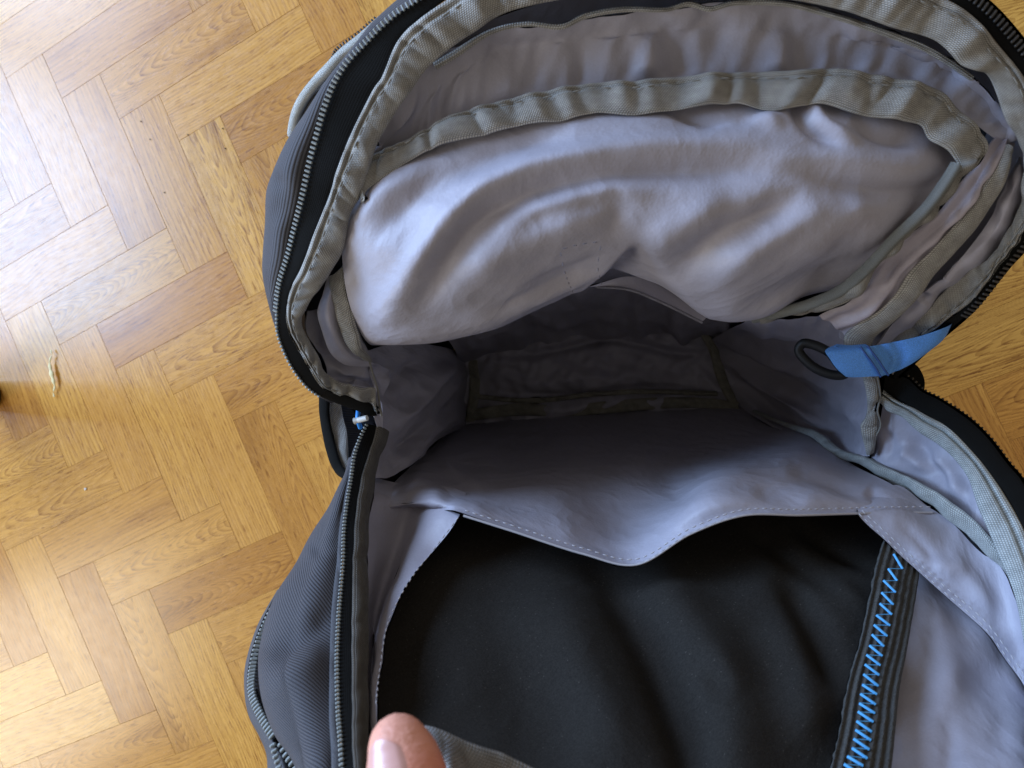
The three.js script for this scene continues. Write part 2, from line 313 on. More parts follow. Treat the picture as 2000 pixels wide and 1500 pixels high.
// ---------------------------------------------------------------- the backpack
const bag = tag(new THREE.Group(), 'grey backpack standing wide open, its pale lining and black mesh pocket showing', 'backpack');
bag.name = 'backpack'; scene.add(bag); bag.position.set(0, 0, 0);
const H3 = 0.035;
// outer body down to the base on the floor
{
  const ring0 = [[720, 830, .53], [612, 660, .50], [612, 400, .46], [730, 150, .44], [950, 0, .43], [1300, -40, .425], [1700, 10, .43], [1930, 120, .44], [1950, 350, .46], [1800, 640, .51], [1745, 760, .52], [1880, 900, .49], [1985, 1100, .46], [2040, 1350, .41], [2060, 1640, .34], [1400, 1700, .33], [700, 1650, .34], [690, 1400, .39], [685, 1150, .45], [710, 950, .50]];
  const ring1 = [[790, 800, .62], [760, 650, .60], [780, 500, .58], [850, 350, .56], [1000, 250, .55], [1300, 220, .55], [1550, 250, .55], [1680, 380, .56], [1720, 500, .58], [1700, 650, .6], [1690, 780, .62], [1720, 880, .6], [1760, 1000, .57], [1760, 1150, .54], [1700, 1300, .50], [1300, 1380, .48], [850, 1350, .48], [780, 1200, .52], [760, 1050, .56], [770, 930, .6]];
  const ring2 = [[850, 770, .76], [845, 700, .76], [855, 620, .74], [900, 540, .73], [1010, 500, .72], [1250, 480, .72], [1420, 510, .72], [1500, 570, .73], [1530, 640, .74], [1530, 710, .75], [1530, 770, .75], [1540, 830, .75], [1530, 890, .74], [1490, 940, .73], [1400, 970, .72], [1200, 990, .71], [1000, 990, .71], [900, 950, .72], [860, 890, .74], [850, 830, .75]];
  const base = [[885, 750], [885, 700], [895, 650], [930, 615], [1020, 600], [1220, 592], [1360, 600], [1440, 625], [1468, 670], [1475, 720], [1475, 760], [1470, 800], [1450, 840], [1410, 862], [1330, 872], [1180, 876], [1000, 874], [920, 855], [892, 820], [886, 785]].map(([x, y]) => at(x, y, 0.004));
  const close = (r) => [...r, r[0]];
  mesh('outer_body', cloth([ring0, ring1, ring2, base].map(close), { nu: 120, nv: 40, byIndex: true, thick: 0.003 }), M.plainShell, bag, 'plain dark grey outside of the backpack');
  mesh('outer_base', cloth([base.slice(0, 11), [...base.slice(10), base[0]].reverse()], { nu: 40, nv: 12, byIndex: true, thick: 0.003 }), M.plainShell, bag);
}
// lining inside
const wr = (s, a, k = 0) => (x, y) => a * noise(x * s, y * s, k);
mesh('lining_bottom', cloth([
  [[880, 690], [1100, 655], [1250, 640], [1430, 632]].map(([x, y]) => at(x, y, H3)), [[890, 760], [1170, 735], [1300, 728], [1450, 722]].map(([x, y]) => at(x, y, H3)), [[880, 840], [1170, 825], [1300, 812], [1470, 806]].map(([x, y]) => at(x, y, H3))],
{ nu: 120, nv: 60, bend: (x, y) => wr(0.02, 0.009)(x, y) + wr(0.05, 0.004, 3)(x, y) + 1.5 * folds([[[[940, 702], [1060, 690], [1190, 665], [1320, 690], [1400, 690]], 8, -0.010], [[[930, 765], [1100, 772], [1260, 758], [1420, 770]], 7, -0.010], [[[940, 735], [1050, 748], [1160, 738], [1310, 735]], 12, 0.008], [[[1180, 800], [1205, 815]], 8, -.006], [[[960, 790], [1100, 800], [1250, 785], [1400, 790]], 10, 0.007]])(x, y) }), M.lining, bag);
mesh('lining_front_wall', cloth([
  [[800, 600, .56], [1000, 560, .56], [1200, 500, .55], [1400, 560, .56], [1580, 600, .54]], [[880, 672, .70], [1050, 620, .72], [1200, 590, .72], [1350, 628, .72], [1470, 632, .66]], [[895, 706], [1100, 672], [1250, 660], [1415, 650]].map(([x, y]) => at(x, y, H3))],
{ nu: 110, nv: 50, bend: (x, y) => wr(0.016, 0.008, 4)(x, y) + wr(0.04, 0.004, 5)(x, y) + 1.6 * folds([[[[1000, 640], [1100, 660], [1200, 650]], 14, -.008], [[[1300, 610], [1330, 650], [1340, 690]], 14, .010]])(x, y) }), M.lining, bag);
mesh('lining_side', cloth([
  [[715, 685, .505], [732, 735, .512], [738, 800, .518], [738, 860, .516], [712, 940, .50]], [[795, 670, .58], [830, 730, .62], [835, 790, .63], [830, 855, .60], [785, 920, .54]], [[870, 680, .72], [890, 740, .76], [890, 800, .75], [878, 830, .70], [850, 865, .66]], [at(908, 695, H3), at(914, 750, H3), at(912, 800, H3), at(906, 825, H3), at(905, 832, H3)]],
{ nu: 90, nv: 80, byIndex: true, bend: (x, y) => wr(0.014, 0.006, 8)(x, y) + wr(0.04, 0.002, 9)(x, y) + 1.6 * folds([[[[745, 860], [800, 800], [850, 740], [900, 690]], 14, .010], [[[760, 900], [830, 840], [890, 770]], 12, -.009], [[[740, 780], [790, 730], [840, 690]], 10, -.006], [[[840, 850], [870, 780], [900, 720]], 9, .006]])(x, y) }), M.lining, bag);
mesh('lining_side', cloth([
  [[1465, 622, .49], [1560, 622, .48], [1615, 615, .47], [1665, 640, .475], [1702, 690, .482], [1712, 760, .495], [1710, 830, .51], [1700, 890, .53]], [[1440, 636, .62], [1500, 655, .63], [1550, 690, .64], [1580, 730, .65], [1600, 780, .65], [1615, 820, .63], [1630, 850, .61], [1640, 890, .57]], [[1415, 648, .74], [1435, 672, .75], [1450, 700, .76], [1465, 725, .765], [1480, 755, .76], [1490, 785, .75], [1500, 810, .73], [1500, 825, .71]], [[1392, 662], [1400, 680], [1408, 702], [1416, 722], [1424, 745], [1430, 765], [1438, 785], [1446, 803]].map(([x, y]) => at(x, y, H3))],
{ nu: 120, nv: 90, byIndex: true, bend: (x, y) => wr(0.012, 0.005, 12)(x, y) + wr(0.04, 0.0018, 13)(x, y) + 1.7 * folds([[[[1385, 655], [1480, 690], [1580, 730], [1700, 800]], 9, .007], [[[1390, 670], [1500, 730], [1640, 800]], 8, -.008], [[[1395, 680], [1480, 745], [1570, 805], [1640, 850]], 9, .008], [[[1410, 720], [1480, 780], [1560, 840]], 9, -.007], [[[1400, 650], [1520, 665], [1620, 690]], 9, -.006], [[[1430, 640], [1540, 650], [1650, 690]], 10, .005], [[[1600, 770], [1660, 800], [1690, 850]], 16, .006]])(x, y) }), M.lining, bag);
{
  const seam = (l, o = {}) => mesh('seam_tape', tape(l.map(([x, y, X, Y, h = 0]) => [...at(x, y, H3 + .006 + h), ...at(X, Y, H3 + .006 + h)]), { nu: 130, nv: 10, puff: .003, pucker: .003, rate: 60, shift: 90, ...o }), M.olive, bag);
  seam([[915, 800, 920, 822], [1010, 788, 1015, 812], [1100, 792, 1105, 814], [1200, 782, 1205, 806], [1300, 776, 1305, 798], [1380, 778, 1384, 798], [1440, 786, 1445, 806]]);
  seam([[1368, 655, 1384, 650], [1386, 690, 1404, 684], [1396, 730, 1416, 724], [1410, 764, 1428, 758], [1428, 795, 1446, 788]], { shift: 94 });
  seam([[912, 700, 930, 704], [916, 740, 936, 742], [914, 780, 934, 782], [908, 822, 926, 824]], { shift: 97 });
  seam([[930, 770, 932, 780], [1040, 778, 1042, 788], [1150, 766, 1152, 776], [1260, 760, 1262, 770], [1400, 764, 1402, 774]], { shift: 99, pucker: .004 });
}
const backFolds = folds([[[[790, 930], [830, 960], [880, 985]], 22, .007], [[[860, 900], [930, 960], [1060, 1030], [1200, 1080]], 30, -.004], [[[1290, 1060], [1400, 960], [1560, 900], [1680, 900]], 40, .010], [[[1180, 1060], [1260, 960], [1340, 900]], 40, -.007], [[[1690, 950], [1735, 1000]], 10, -.005], [[[1460, 960], [1520, 975], [1580, 1000]], 14, -.002], [[[1530, 930], [1600, 940], [1720, 980]], 12, -.004], [[[850, 890], [900, 930], [960, 950]], 10, .005], [[[1100, 1060], [1200, 1010], [1300, 940], [1400, 880]], 50, -.010]]);
const liningBack = mesh('lining_back', cloth([
  [at(895, 830, H3), at(1050, 818, H3), at(1170, 808, H3), at(1300, 798, H3), at(1450, 798, H3)], [[830, 885, .66], [1000, 880, .70], [1170, 870, .70], [1330, 860, .70], [1560, 850, .655]], [[770, 945, .54], [960, 945, .55], [1170, 940, .568], [1400, 920, .526], [1670, 905, .545]], [[742, 988, .508], [920, 980, .490], [1200, 1030, .493], [1420, 970, .470], [1745, 952, .495]], [[733, 1012, .528], [800, 996, .522], [870, 996, .484], [900, 1001, .472], [1000, 1036, .468], [1140, 1082, .464], [1241, 1104, .461], [1350, 1043, .455], [1450, 1008, .453], [1560, 1007, .458], [1667, 1004, .468], [1750, 1003, .474], [1832, 1001, .478]]],
{ nu: 220, nv: 110, bend: (x, y, u, v) => smooth(1, 0.86, v) * (wr(0.008, 0.004, 15)(x, y) + backFolds(x, y)) }), M.lining, bag);
const hem = [[905, 1003, .4685], [1000, 1033, .466], [1140, 1078, .4622], [1241, 1099, .459], [1350, 1038, .453], [1450, 1003, .451], [1560, 1002, .456], [1667, 999, .466], [1750, 997, .472], [1820, 997, .476]];
mesh('hem', tubeOf(hem.map(([x, y, d]) => [x, y + 4, d + .0004]), 0.0008, 200, 8), M.thread, liningBack, 'pale folded hem along the pocket opening');
{ const s = mesh('stitching', stitches(hem.map(([x, y, d]) => [x, y - 7, d - 0.0005]), { len: .003, gap: .0018 }), M.thread, liningBack); s.userData.kind = 'stuff'; }
mesh('lining_strip', cloth([
  [[720, 925, 0.5170], [800, 945, 0.5440], [850, 950, 0.5350], [910, 965, 0.5200]], [[733, 960, 0.5000], [800, 985, 0.5180], [850, 996, 0.4950], [900, 1003, 0.4810]], [[722, 1012, 0.4800], [780, 1045, 0.5110], [815, 1065, 0.4830], [846, 1077, 0.4680]], [[716, 1128, 0.4500], [752, 1130, 0.4860], [780, 1131, 0.4600], [804, 1131, 0.4490]], [[715, 1208, 0.4260], [732, 1208, 0.4590], [748, 1208, 0.4360], [763, 1208, 0.4250]], [[715, 1300, 0.3940], [726, 1300, 0.4190], [737, 1300, 0.4030], [746, 1300, 0.3960]], [[715, 1380, 0.3680], [722, 1381, 0.3860], [730, 1380, 0.3750], [737, 1378, 0.3690]], [[718, 1510, 0.3360], [724, 1510, 0.3500], [731, 1505, 0.3420], [738, 1500, 0.3380]]],
{ nu: 50, nv: 120, byIndex: true, bend: (x, y, u, v) => 0.002 * Math.sin(Math.PI * clamp((u - 0.5) / 0.5)) + wr(0.012, 0.003, 21)(x, y) }), M.lining, bag);
{ const s = mesh('stitching', stitches([[897, 1008, .477], [843, 1078, .464], [801, 1133, .445], [760, 1210, .421], [743, 1300, .393], [734, 1378, .366]], { len: .0028, gap: .0018, lift: .0014 }), M.thread, bag); s.userData.kind = 'stuff'; }
{ const s = mesh('stitching', stitches([[815, 986, .503], [845, 987, .493], [882, 993, .483], [900, 1002, .475]], { len: .0028, gap: .0016, lift: .0015 }), M.thread, bag); s.userData.kind = 'stuff'; }
// black mesh pocket with its elastic edge
mesh('mesh_pocket', cloth([
  [[850, 985, .522], [1100, 1010, .517], [1300, 1015, .514], [1550, 985, .515], [1800, 1015, .507]], [[770, 1130, .470], [1000, 1140, .470], [1250, 1170, .464], [1500, 1140, .464], [1770, 1105, .472]], [[738, 1290, .412], [1000, 1300, .415], [1250, 1310, .408], [1500, 1300, .408], [1730, 1290, .418]], [[722, 1430, .365], [1000, 1430, .372], [1250, 1430, .367], [1480, 1430, .366], [1690, 1430, .376]], [[712, 1580, .32], [1000, 1570, .332], [1250, 1570, .328], [1460, 1570, .328], [1660, 1580, .328]], [[712, 1680, .30], [1000, 1680, .31], [1250, 1680, .305], [1460, 1680, .305], [1640, 1680, .305]]],
{ nu: 170, nv: 130, byIndex: true, bend: (x, y) => wr(0.006, 0.006, 30)(x, y) + 1.4 * folds([[[[1140, 1070], [1220, 1180], [1300, 1320], [1350, 1480], [1370, 1600]], 38, -.014], [[[1230, 1110], [1340, 1240], [1430, 1400], [1470, 1600]], 60, .012], [[[960, 1120], [1100, 1260], [1200, 1430], [1220, 1600]], 70, .010], [[[1440, 1005], [1540, 1080], [1700, 1180]], 20, -.008], [[[1540, 1010], [1620, 1060], [1730, 1120]], 14, -.006], [[[1500, 1040], [1600, 1110], [1710, 1200]], 18, .006], [[[1510, 1090], [1590, 1230], [1640, 1380]], 26, -.010], [[[1490, 1180], [1560, 1330], [1590, 1500]], 40, .008], [[[1320, 1300], [1380, 1330], [1420, 1400]], 20, -.004], [[[740, 1220], [800, 1300], [860, 1400]], 60, -.008]])(x, y) }), M.black, bag, 'black mesh pocket panel');
const elastic = mesh('elastic_band', tape([[1728, 1040, .474, 1790, 1080, .474], [1721, 1060, .468, 1791, 1112, .463], [1706, 1111, .454, 1786, 1160, .45], [1695, 1166, .44, 1777, 1215, .434], [1677, 1255, .417, 1766, 1285, .414], [1656, 1335, .394, 1755, 1345, .395], [1640, 1418, .368, 1747, 1420, .372], [1623, 1500, .345, 1739, 1500, .349], [1600, 1620, .312, 1722, 1620, .318]], { nu: 260, nv: 40, puff: .001, pucker: .0005, rate: 120, thick: .0022, bend: (u, v) => 0.0035 + 0.0008 * Math.cos(v * 2 * Math.PI * 6.5) }), M.elastic, bag, 'black ribbed elastic edge with blue zigzag stitches');
{
  const list = []; const c = [[1758, 1085, .462], [1741, 1129, .4475], [1728, 1195, .429], [1716, 1245, .4165], [1706, 1291, .404], [1698, 1344, .39], [1690, 1401, .373], [1681, 1459, .356], [1668, 1492, .345], [1652, 1545, .33]];
  const w = even(c, 400); let s = 0, k = 0; const n = 24;
  for (let i = 0; i < n; i++) {
    const t = i / n, f = (q) => { const j = Math.pow(q, 0.86) * 400, a = w[Math.floor(j)], b = w[Math.min(400, Math.floor(j) + 1)]; return a.map((v, m) => v + (b[m] - v) * (j % 1)); };
    const p0 = f(t), p1 = f(Math.min(1, t + 0.62 / n)), p2 = f(Math.min(1, t + 1 / n)), h = 12 + 6 * t, j = () => (rnd() - 0.5) * 3;
    const A = P([p0[0] - h + j(), p0[1] - 3 + j(), p0[2] - 0.0052]), B = P([p1[0] + h + j(), p1[1] + 6 + j(), p1[2] - 0.0052]), C = P([p2[0] - h, p2[1] - 3, p2[2] - 0.0052]);
    for (const [a, b, r, lift] of [[A, B, 0.00078, 0.0008], [B, C, 0.00026, -0.0004]]) {
      const m = a.clone().lerp(b, 0.5).addScaledVector(V().subVectors(camera.position, a).normalize(), lift);
      list.push(new THREE.TubeGeometry(new THREE.QuadraticBezierCurve3(a, m, b), 6, r, 6, false));
    }
  }
  mesh('zigzag_stitching', mergeGeometries(list), M.blueThread, elastic, 'bright blue zigzag thread').userData.kind = 'stuff';
}
const panelRight = mesh('lining_panel', cloth([
  [[1762, 1078, .477], [1835, 1150, .463], [1917, 1221, .446], [1959, 1276, .437], [2010, 1348, .424], [2060, 1428, .404]], [[1768, 1200, .452], [1840, 1240, .440], [1920, 1310, .425], [1970, 1360, .413], [2030, 1430, .396], [2070, 1500, .38]], [[1735, 1350, .410], [1830, 1365, .402], [1900, 1400, .394], [1970, 1440, .381], [2030, 1490, .368], [2080, 1540, .354]], [[1715, 1480, .372], [1800, 1490, .367], [1890, 1510, .36], [1970, 1540, .348], [2030, 1570, .338], [2080, 1600, .328]], [[1690, 1620, .328], [1800, 1620, .326], [1890, 1630, .325], [1970, 1650, .322], [2030, 1670, .318], [2080, 1690, .312]]],
{ nu: 90, nv: 90, byIndex: true, bend: (x, y) => wr(0.010, 0.003, 41)(x, y) + folds([[[[1800, 1160], [1850, 1260], [1860, 1400]], 24, .004], [[[1840, 1380], [1856, 1450], [1850, 1560]], 16, -.0025], [[[1900, 1280], [1950, 1380], [1960, 1480]], 24, -.003]])(x, y) }), M.lining, bag);
const stripRight = mesh('lining_strip', cloth([
  [[1672, 985, .482], [1739, 946, .496], [1794, 971, .486], [1862, 1028, .470], [1917, 1080, .454], [1953, 1106, .444], [1994, 1200, .424], [2040, 1330, .402]], [[1674, 995, .472], [1725, 995, .47], [1790, 1035, .462], [1850, 1092, .452], [1912, 1150, .442], [1955, 1200, .434], [2003, 1280, .42], [2050, 1385, .398]], [[1673, 1005, .468], [1711, 1040, .464], [1766, 1091, .458], [1835, 1154, .448], [1917, 1225, .434], [1959, 1280, .427], [2010, 1352, .417], [2060, 1432, .397]]],
{ nu: 120, nv: 40, byIndex: true, bend: (x, y) => wr(0.012, 0.003, 44)(x, y) + folds([[[[1740, 1010], [1800, 1060], [1830, 1120]], 12, -.003], [[[1770, 1080], [1830, 1100], [1890, 1130]], 16, .004], [[[1850, 1060], [1900, 1140], [1960, 1220]], 14, .003]])(x, y) }), M.lining, bag);
for (const off of [0, 9]) { const s = mesh('stitching', stitches([[1675, 1001, .4665], [1713, 1036, .462], [1768, 1087, .4565], [1837, 1150, .4465], [1919, 1221, .4325], [1961, 1276, .4255], [2008, 1345, .416]].map(([x, y, d]) => [x + off * 0.7, y - off * 0.7, d - off * 0.00005]), { len: .003, gap: .0014, lift: .0012 }), M.thread, stripRight); s.userData.kind = 'stuff'; }
mesh('binding_cord', tape([[1470, 806, .76, 1474, 800, .757], [1530, 832, .675, 1536, 824, .672], [1582, 852, .61, 1596, 842, .606], [1626, 891, .572, 1640, 876, .567], [1678, 908, .54, 1688, 892, .535], [1739, 946, .512, 1748, 923, .506], [1794, 972, .49, 1804, 950, .483], [1862, 1026, .468, 1876, 998, .461], [1917, 1078, .451, 1933, 1054, .445], [1953, 1106, .441, 1970, 1086, .436], [1975, 1145, .432, 2000, 1115, .427], [1996, 1200, .421, 2030, 1170, .416], [2040, 1330, .399, 2075, 1310, .395]], { nu: 280, puff: .003, pucker: .0012, rate: 70, shift: 3 }), M.piping, bag, 'pale woven piping at the corner of the back panel');
mesh('lining_gusset', cloth([
  [[1728, 775, .508], [1772, 800, .502], [1842, 852, .484], [1906, 918, .469], [1940, 1000, .456], [1975, 1055, .449], [2030, 1140, .432]], [[1712, 840, .52], [1745, 870, .513], [1810, 910, .497], [1875, 965, .474], [1915, 1035, .457], [1950, 1080, .448], [2010, 1155, .43]], [[1700, 885, .54], [1725, 920, .524], [1794, 955, .503], [1868, 1002, .478], [1923, 1056, .458], [1950, 1080, .451], [2010, 1160, .433]]],
{ nu: 110, nv: 50, byIndex: true, bend: (x, y) => wr(0.02, 0.004, 50)(x, y) + folds([[[[1750, 880], [1780, 890], [1820, 930]], 12, .007], [[[1770, 860], [1820, 900], [1870, 970]], 12, -.006], [[[1810, 880], [1850, 920], [1890, 990]], 12, .006], [[[1730, 830], [1740, 870], [1735, 910]], 10, -.005]])(x, y) }), M.lining, bag);
mesh('binding', tape([[1681, 730, .492, 1712, 735, .489], [1689, 758, .498, 1716, 760, .494], [1694, 789, .503, 1716, 785, .50], [1692, 813, .508, 1714, 805, .505], [1681, 833, .512, 1717, 832, .509], [1685, 860, .519, 1712, 860, .516], [1692, 885, .526, 1706, 885, .522]], { nu: 90, puff: .002, pucker: .0016, rate: 110, shift: 6 }), M.twill, bag);
{ const s = mesh('stitching', tubeOf([[1714, 735, .486], [1719, 775, .497], [1714, 802, .502], [1720, 830, .506], [1712, 850, .511]], .0006, 60, 6), M.darkThread, bag); s.userData.kind = 'stuff'; }

// ---- front half: zipper, bindings, gussets and the sagging front lining
const ZF = [[715, 812, .502], [695, 802, .499], [650, 786, .492], [625, 775, .486], [600, 757, .479], [575, 727, .471], [555, 690, .463], [541, 650, .455], [540, 610, .448], [547, 555, .439], [564, 500, .43], [575, 455, .424], [593, 381, .414], [605, 325, .408], [622, 259, .402], [636, 210, .398], [657, 157, .394], [682, 119, .391], [715, 84, .388], [741, 56, .385], [773, 28, .383], [815, 0, .381], [900, -60, .376], [1080, -120, .37], [1300, -138, .367], [1500, -128, .368], [1700, -100, .371], [1850, -45, .376], [1930, 8, .38], [1996, 80, .386], [2050, 160, .393], [2080, 250, .402], [2070, 350, .413], [2020, 460, .428], [1968, 522, .44], [1912, 592, .453], [1882, 622, .463], [1828, 668, .478], [1780, 712, .49], [1748, 742, .5]];
const ZI = [[737, 812, .503], [722, 788, .497], [676, 772, .488], [655, 770, .484], [630, 755, .477], [607, 720, .468], [588, 687, .46], [570, 652, .453], [560, 615, .446], [566, 570, .438], [592, 515, .427], [610, 465, .42], [642, 385, .411], [655, 340, .405], [678, 280, .4], [697, 238, .397], [728, 176, .392], [746, 150, .389], [768, 95, .386], [785, 68, .384], [815, 40, .382], [871, 0, .38], [960, -50, .375], [1100, -80, .37], [1300, -95, .368], [1500, -85, .37], [1680, -62, .372], [1800, -25, .376], [1890, 22, .38], [1950, 85, .386], [2002, 155, .391], [2035, 250, .401], [2035, 340, .411], [1996, 450, .425], [1952, 515, .437], [1905, 580, .45], [1876, 608, .46], [1822, 648, .474], [1772, 695, .487], [1744, 735, .498]];
const frontTape = mesh('zipper_tape', tape(ZF.map((p, i) => [...p, ...ZI[i]]), { nu: 420, nv: 10, puff: .0006, pucker: .0002, thick: .001 }), M.tape, bag, 'black zipper tape round the front panel');
mesh('zipper_teeth', mergeGeometries([teeth(ZF.slice(8, 25), ZI.slice(8, 25), { pitch: .0025, len: .0036, r: .00074, lift: .0011 }), teeth(ZF.slice(3, 9), ZI.slice(3, 9), { pitch: .0026, len: .0022, r: .0009, lift: .0006, both: .0006 })]), M.teeth, frontTape, 'pale coil teeth on the left').userData.kind = 'stuff';
{ const mix = (w) => ZF.slice(24, 37).map((p, i) => [0, 1, 2].map((k) => p[k] + (ZI[i + 24][k] - p[k]) * w)); mesh('zipper_teeth', teeth(mix(.3), mix(.8), { pitch: .0029, len: .005, r: .0009, lift: .0012 }), M.darkTeeth, frontTape, 'dark coil teeth on the right').userData.kind = 'stuff'; }
const AI = [[733, 764, .49], [720, 761, .489], [690, 756, .486], [660, 747, .481], [635, 728, .474], [624, 700, .468], [606, 667, .462], [592, 635, .456], [597, 605, .449], [622, 570, .44], [648, 530, .433], [670, 490, .427], [684, 420, .418], [704, 384, .413], [722, 328, .408], [738, 280, .404], [776, 215, .398], [797, 187, .395], [826, 143, .392], [850, 118, .39], [885, 90, .388], [930, 60, .386], [1000, 20, .382], [1150, -8, .379], [1300, -14, .378], [1500, -6, .379], [1640, 18, .381], [1740, 52, .384], [1826, 78, .387], [1880, 128, .392], [1932, 155, .397], [1966, 238, .405], [1994, 300, .413], [1990, 400, .426], [1935, 500, .441], [1890, 526, .449], [1845, 572, .46], [1798, 621, .472], [1750, 656, .484], [1733, 690, .491]];
const bindingFront = mesh('binding', tape(ZI.map((p, i) => [p[0], p[1], p[2] - .002, AI[i][0], AI[i][1], AI[i][2] - .003]), { nu: 620, nv: 22, puff: .003, pucker: .0023, rate: 95, thick: .0022, shift: 1, groove: .0022 }), M.twill, bag, 'grey twill binding round the front panel');
{
  const line = ZI.map((p, i) => [0, 1, 2].map((k) => p[k] * 0.72 + AI[i][k] * 0.28 - (k === 2 ? .0042 : 0)));
  mesh('stitching', stitches(line, { len: .005, gap: .0022, r: .0005, lift: .0006 }), M.darkThread, bindingFront).userData.kind = 'stuff';
}
// gusset lining and the second binding near the top
mesh('lining_gusset', cloth([
  [[735, 262, .41], [790, 180, .404], [860, 105, .399], [960, 60, .397], [1090, 50, .396], [1300, 18, .394], [1500, 2, .394], [1680, 42, .397], [1810, 92, .402], [1900, 150, .407], [1965, 228, .413], [1990, 275, .416]],
  [[732, 288, .420], [800, 225, .416], [870, 160, .413], [970, 105, .411], [1095, 85, .409], [1300, 65, .408], [1500, 62, .408], [1670, 75, .41], [1810, 105, .412], [1910, 170, .415], [1960, 235, .417], [1975, 270, .419]],
  [[728, 310, .422], [800, 285, .420], [870, 245, .417], [980, 205, .414], [1100, 185, .412], [1300, 163, .411], [1500, 153, .411], [1660, 148, .412], [1790, 168, .414], [1880, 225, .416], [1930, 262, .417], [1955, 280, .418]]],
{ nu: 240, nv: 60, byIndex: true, bend: (x, y, u, v, lu) => { const r = noise(lu * 62, 3.3, v * 1.1), r2 = noise(lu * 130 + v * 1.6, 8.1, v * 2); return (0.008 * r + 0.003 * r2) * (0.3 + 0.7 * v) * smooth(1, 0.85, v) + 0.004 * Math.sin(Math.PI * v); } }), M.lining, bag);
mesh('binding_edge', tape([[845, 122, .398, 853, 136, .399], [885, 98, .396, 893, 112, .397], [955, 58, .394, 960, 68, .395], [1025, 42, .393, 1030, 52, .394], [1095, 46, .392, 1096, 58, .393], [1147, 24, .391, 1148, 36, .392], [1220, 12, .39, 1220, 24, .391], [1300, 14, .39, 1300, 24, .391], [1345, 2, .39, 1345, 13, .391], [1387, 12, .39, 1387, 23, .391], [1440, 0, .39, 1440, 11, .391], [1540, 2, .39, 1540, 14, .391], [1640, 28, .394, 1636, 40, .395], [1720, 54, .397, 1714, 66, .398], [1820, 92, .401, 1812, 104, .402], [1905, 148, .406, 1896, 158, .407]], { nu: 200, puff: .0016, pucker: .001, rate: 60, shift: 12 }), M.twill, bag);
const CU = [[722, 300, .413], [741, 290, .412], [790, 269, .41], [853, 238, .408], [920, 210, .406], [990, 189, .404], [1070, 173, .403], [1158, 158, .402], [1230, 155, .401], [1300, 147, .4], [1440, 136, .4], [1545, 134, .4], [1632, 129, .401], [1720, 143, .402], [1807, 161, .404], [1850, 178, .406], [1884, 215, .408], [1920, 250, .41], [1936, 285, .411], [1917, 318, .41], [1880, 357, .412], [1836, 412, .417], [1778, 457, .424], [1729, 507, .431], [1672, 582, .447], [1604, 612, .462], [1540, 624, .473], [1490, 630, .48]];
const CL = [[700, 395, .413], [717, 364, .412], [801, 308, .409], [865, 280, .407], [948, 262, .405], [1025, 241, .403], [1095, 234, .402], [1165, 217, .401], [1235, 222, .4], [1310, 212, .399], [1433, 199, .399], [1517, 212, .399], [1600, 200, .4], [1680, 222, .401], [1760, 234, .403], [1802, 242, .404], [1822, 273, .406], [1856, 294, .408], [1876, 318, .409], [1872, 332, .408], [1850, 356, .41], [1812, 408, .414], [1752, 464, .421], [1702, 517, .428], [1645, 566, .443], [1588, 592, .457], [1528, 611, .468], [1482, 620, .475]];
const bindingC = mesh('binding', tape(CU.map((p, i) => [p[0], p[1], p[2] - .004, CL[i][0], CL[i][1], CL[i][2] - .0055]), { nu: 460, nv: 22, puff: .0034, pucker: .0023, rate: 85, thick: .0022, shift: 22, groove: .0022 }), M.twill, bag, 'grey twill binding along the top of the front lining');
mesh('stitching', stitches(CU.slice(1, 18).map((p, i) => [0, 1, 2].map((k) => p[k] * 0.75 + CL[i + 1][k] * 0.25 - (k === 2 ? .0066 : 0))), { len: .0046, gap: .003, r: .00045, lift: .0005 }), M.darkThread, bindingC).userData.kind = 'stuff';
mesh('binding_cord', tubeOf([[1868, 322, .4035], [1848, 354, .405], [1808, 408, .409], [1750, 463, .416], [1702, 515, .423], [1648, 563, .437], [1592, 590, .452], [1530, 609, .463], [1470, 622, .475]], .0032, 160, 10), M.piping, bindingC, 'pale rolled edge of the binding');
mesh('binding', tape([[640, 545, .446, 672, 520, .438], [641, 560, .449, 677, 560, .445], [650, 600, .456, 686, 610, .453], [662, 645, .465, 699, 660, .462], [682, 682, .474, 706, 684, .47], [704, 702, .482, 716, 692, .479], [722, 708, .488, 726, 702, .486]], { nu: 90, puff: .003, pucker: .0008, rate: 60, shift: 30 }), M.twill, bag);
mesh('lining_gusset', cloth([[[640, 540, .452], [630, 575, .455], [620, 610, .46], [630, 650, .468], [646, 690, .478], [676, 713, .489], [722, 716, .496]], [[655, 535, .446], [645, 570, .449], [640, 605, .454], [650, 647, .462], [668, 684, .473], [692, 705, .484], [722, 706, .492]], [[665, 535, .448], [655, 570, .452], [655, 605, .458], [664, 645, .467], [682, 680, .476], [702, 698, .486], [722, 700, .492]]], { nu: 70, nv: 20, byIndex: true }), M.lining, bag);
mesh('lining_gusset', cloth([[[604, 610, .47], [598, 640, .475], [612, 675, .482], [632, 700, .49], [645, 740, .497], [680, 758, .504], [750, 776, .528]], [[640, 600, .482], [640, 640, .486], [650, 680, .492], [668, 710, .498], [680, 735, .504], [705, 745, .508], [755, 750, .528]], [[690, 600, .48], [700, 640, .486], [710, 670, .492], [722, 695, .498], [730, 705, .503], [740, 712, .512], [758, 722, .532]]], { nu: 90, nv: 40, byIndex: true, bend: (x, y) => wr(0.03, 0.005, 60)(x, y) + folds([[[[640, 715], [690, 730], [740, 745]], 7, .006], [[[650, 735], [700, 745], [745, 760]], 6, -.005], [[[660, 700], [710, 715], [745, 730]], 6, -.005]])(x, y) }), M.lining, bag);
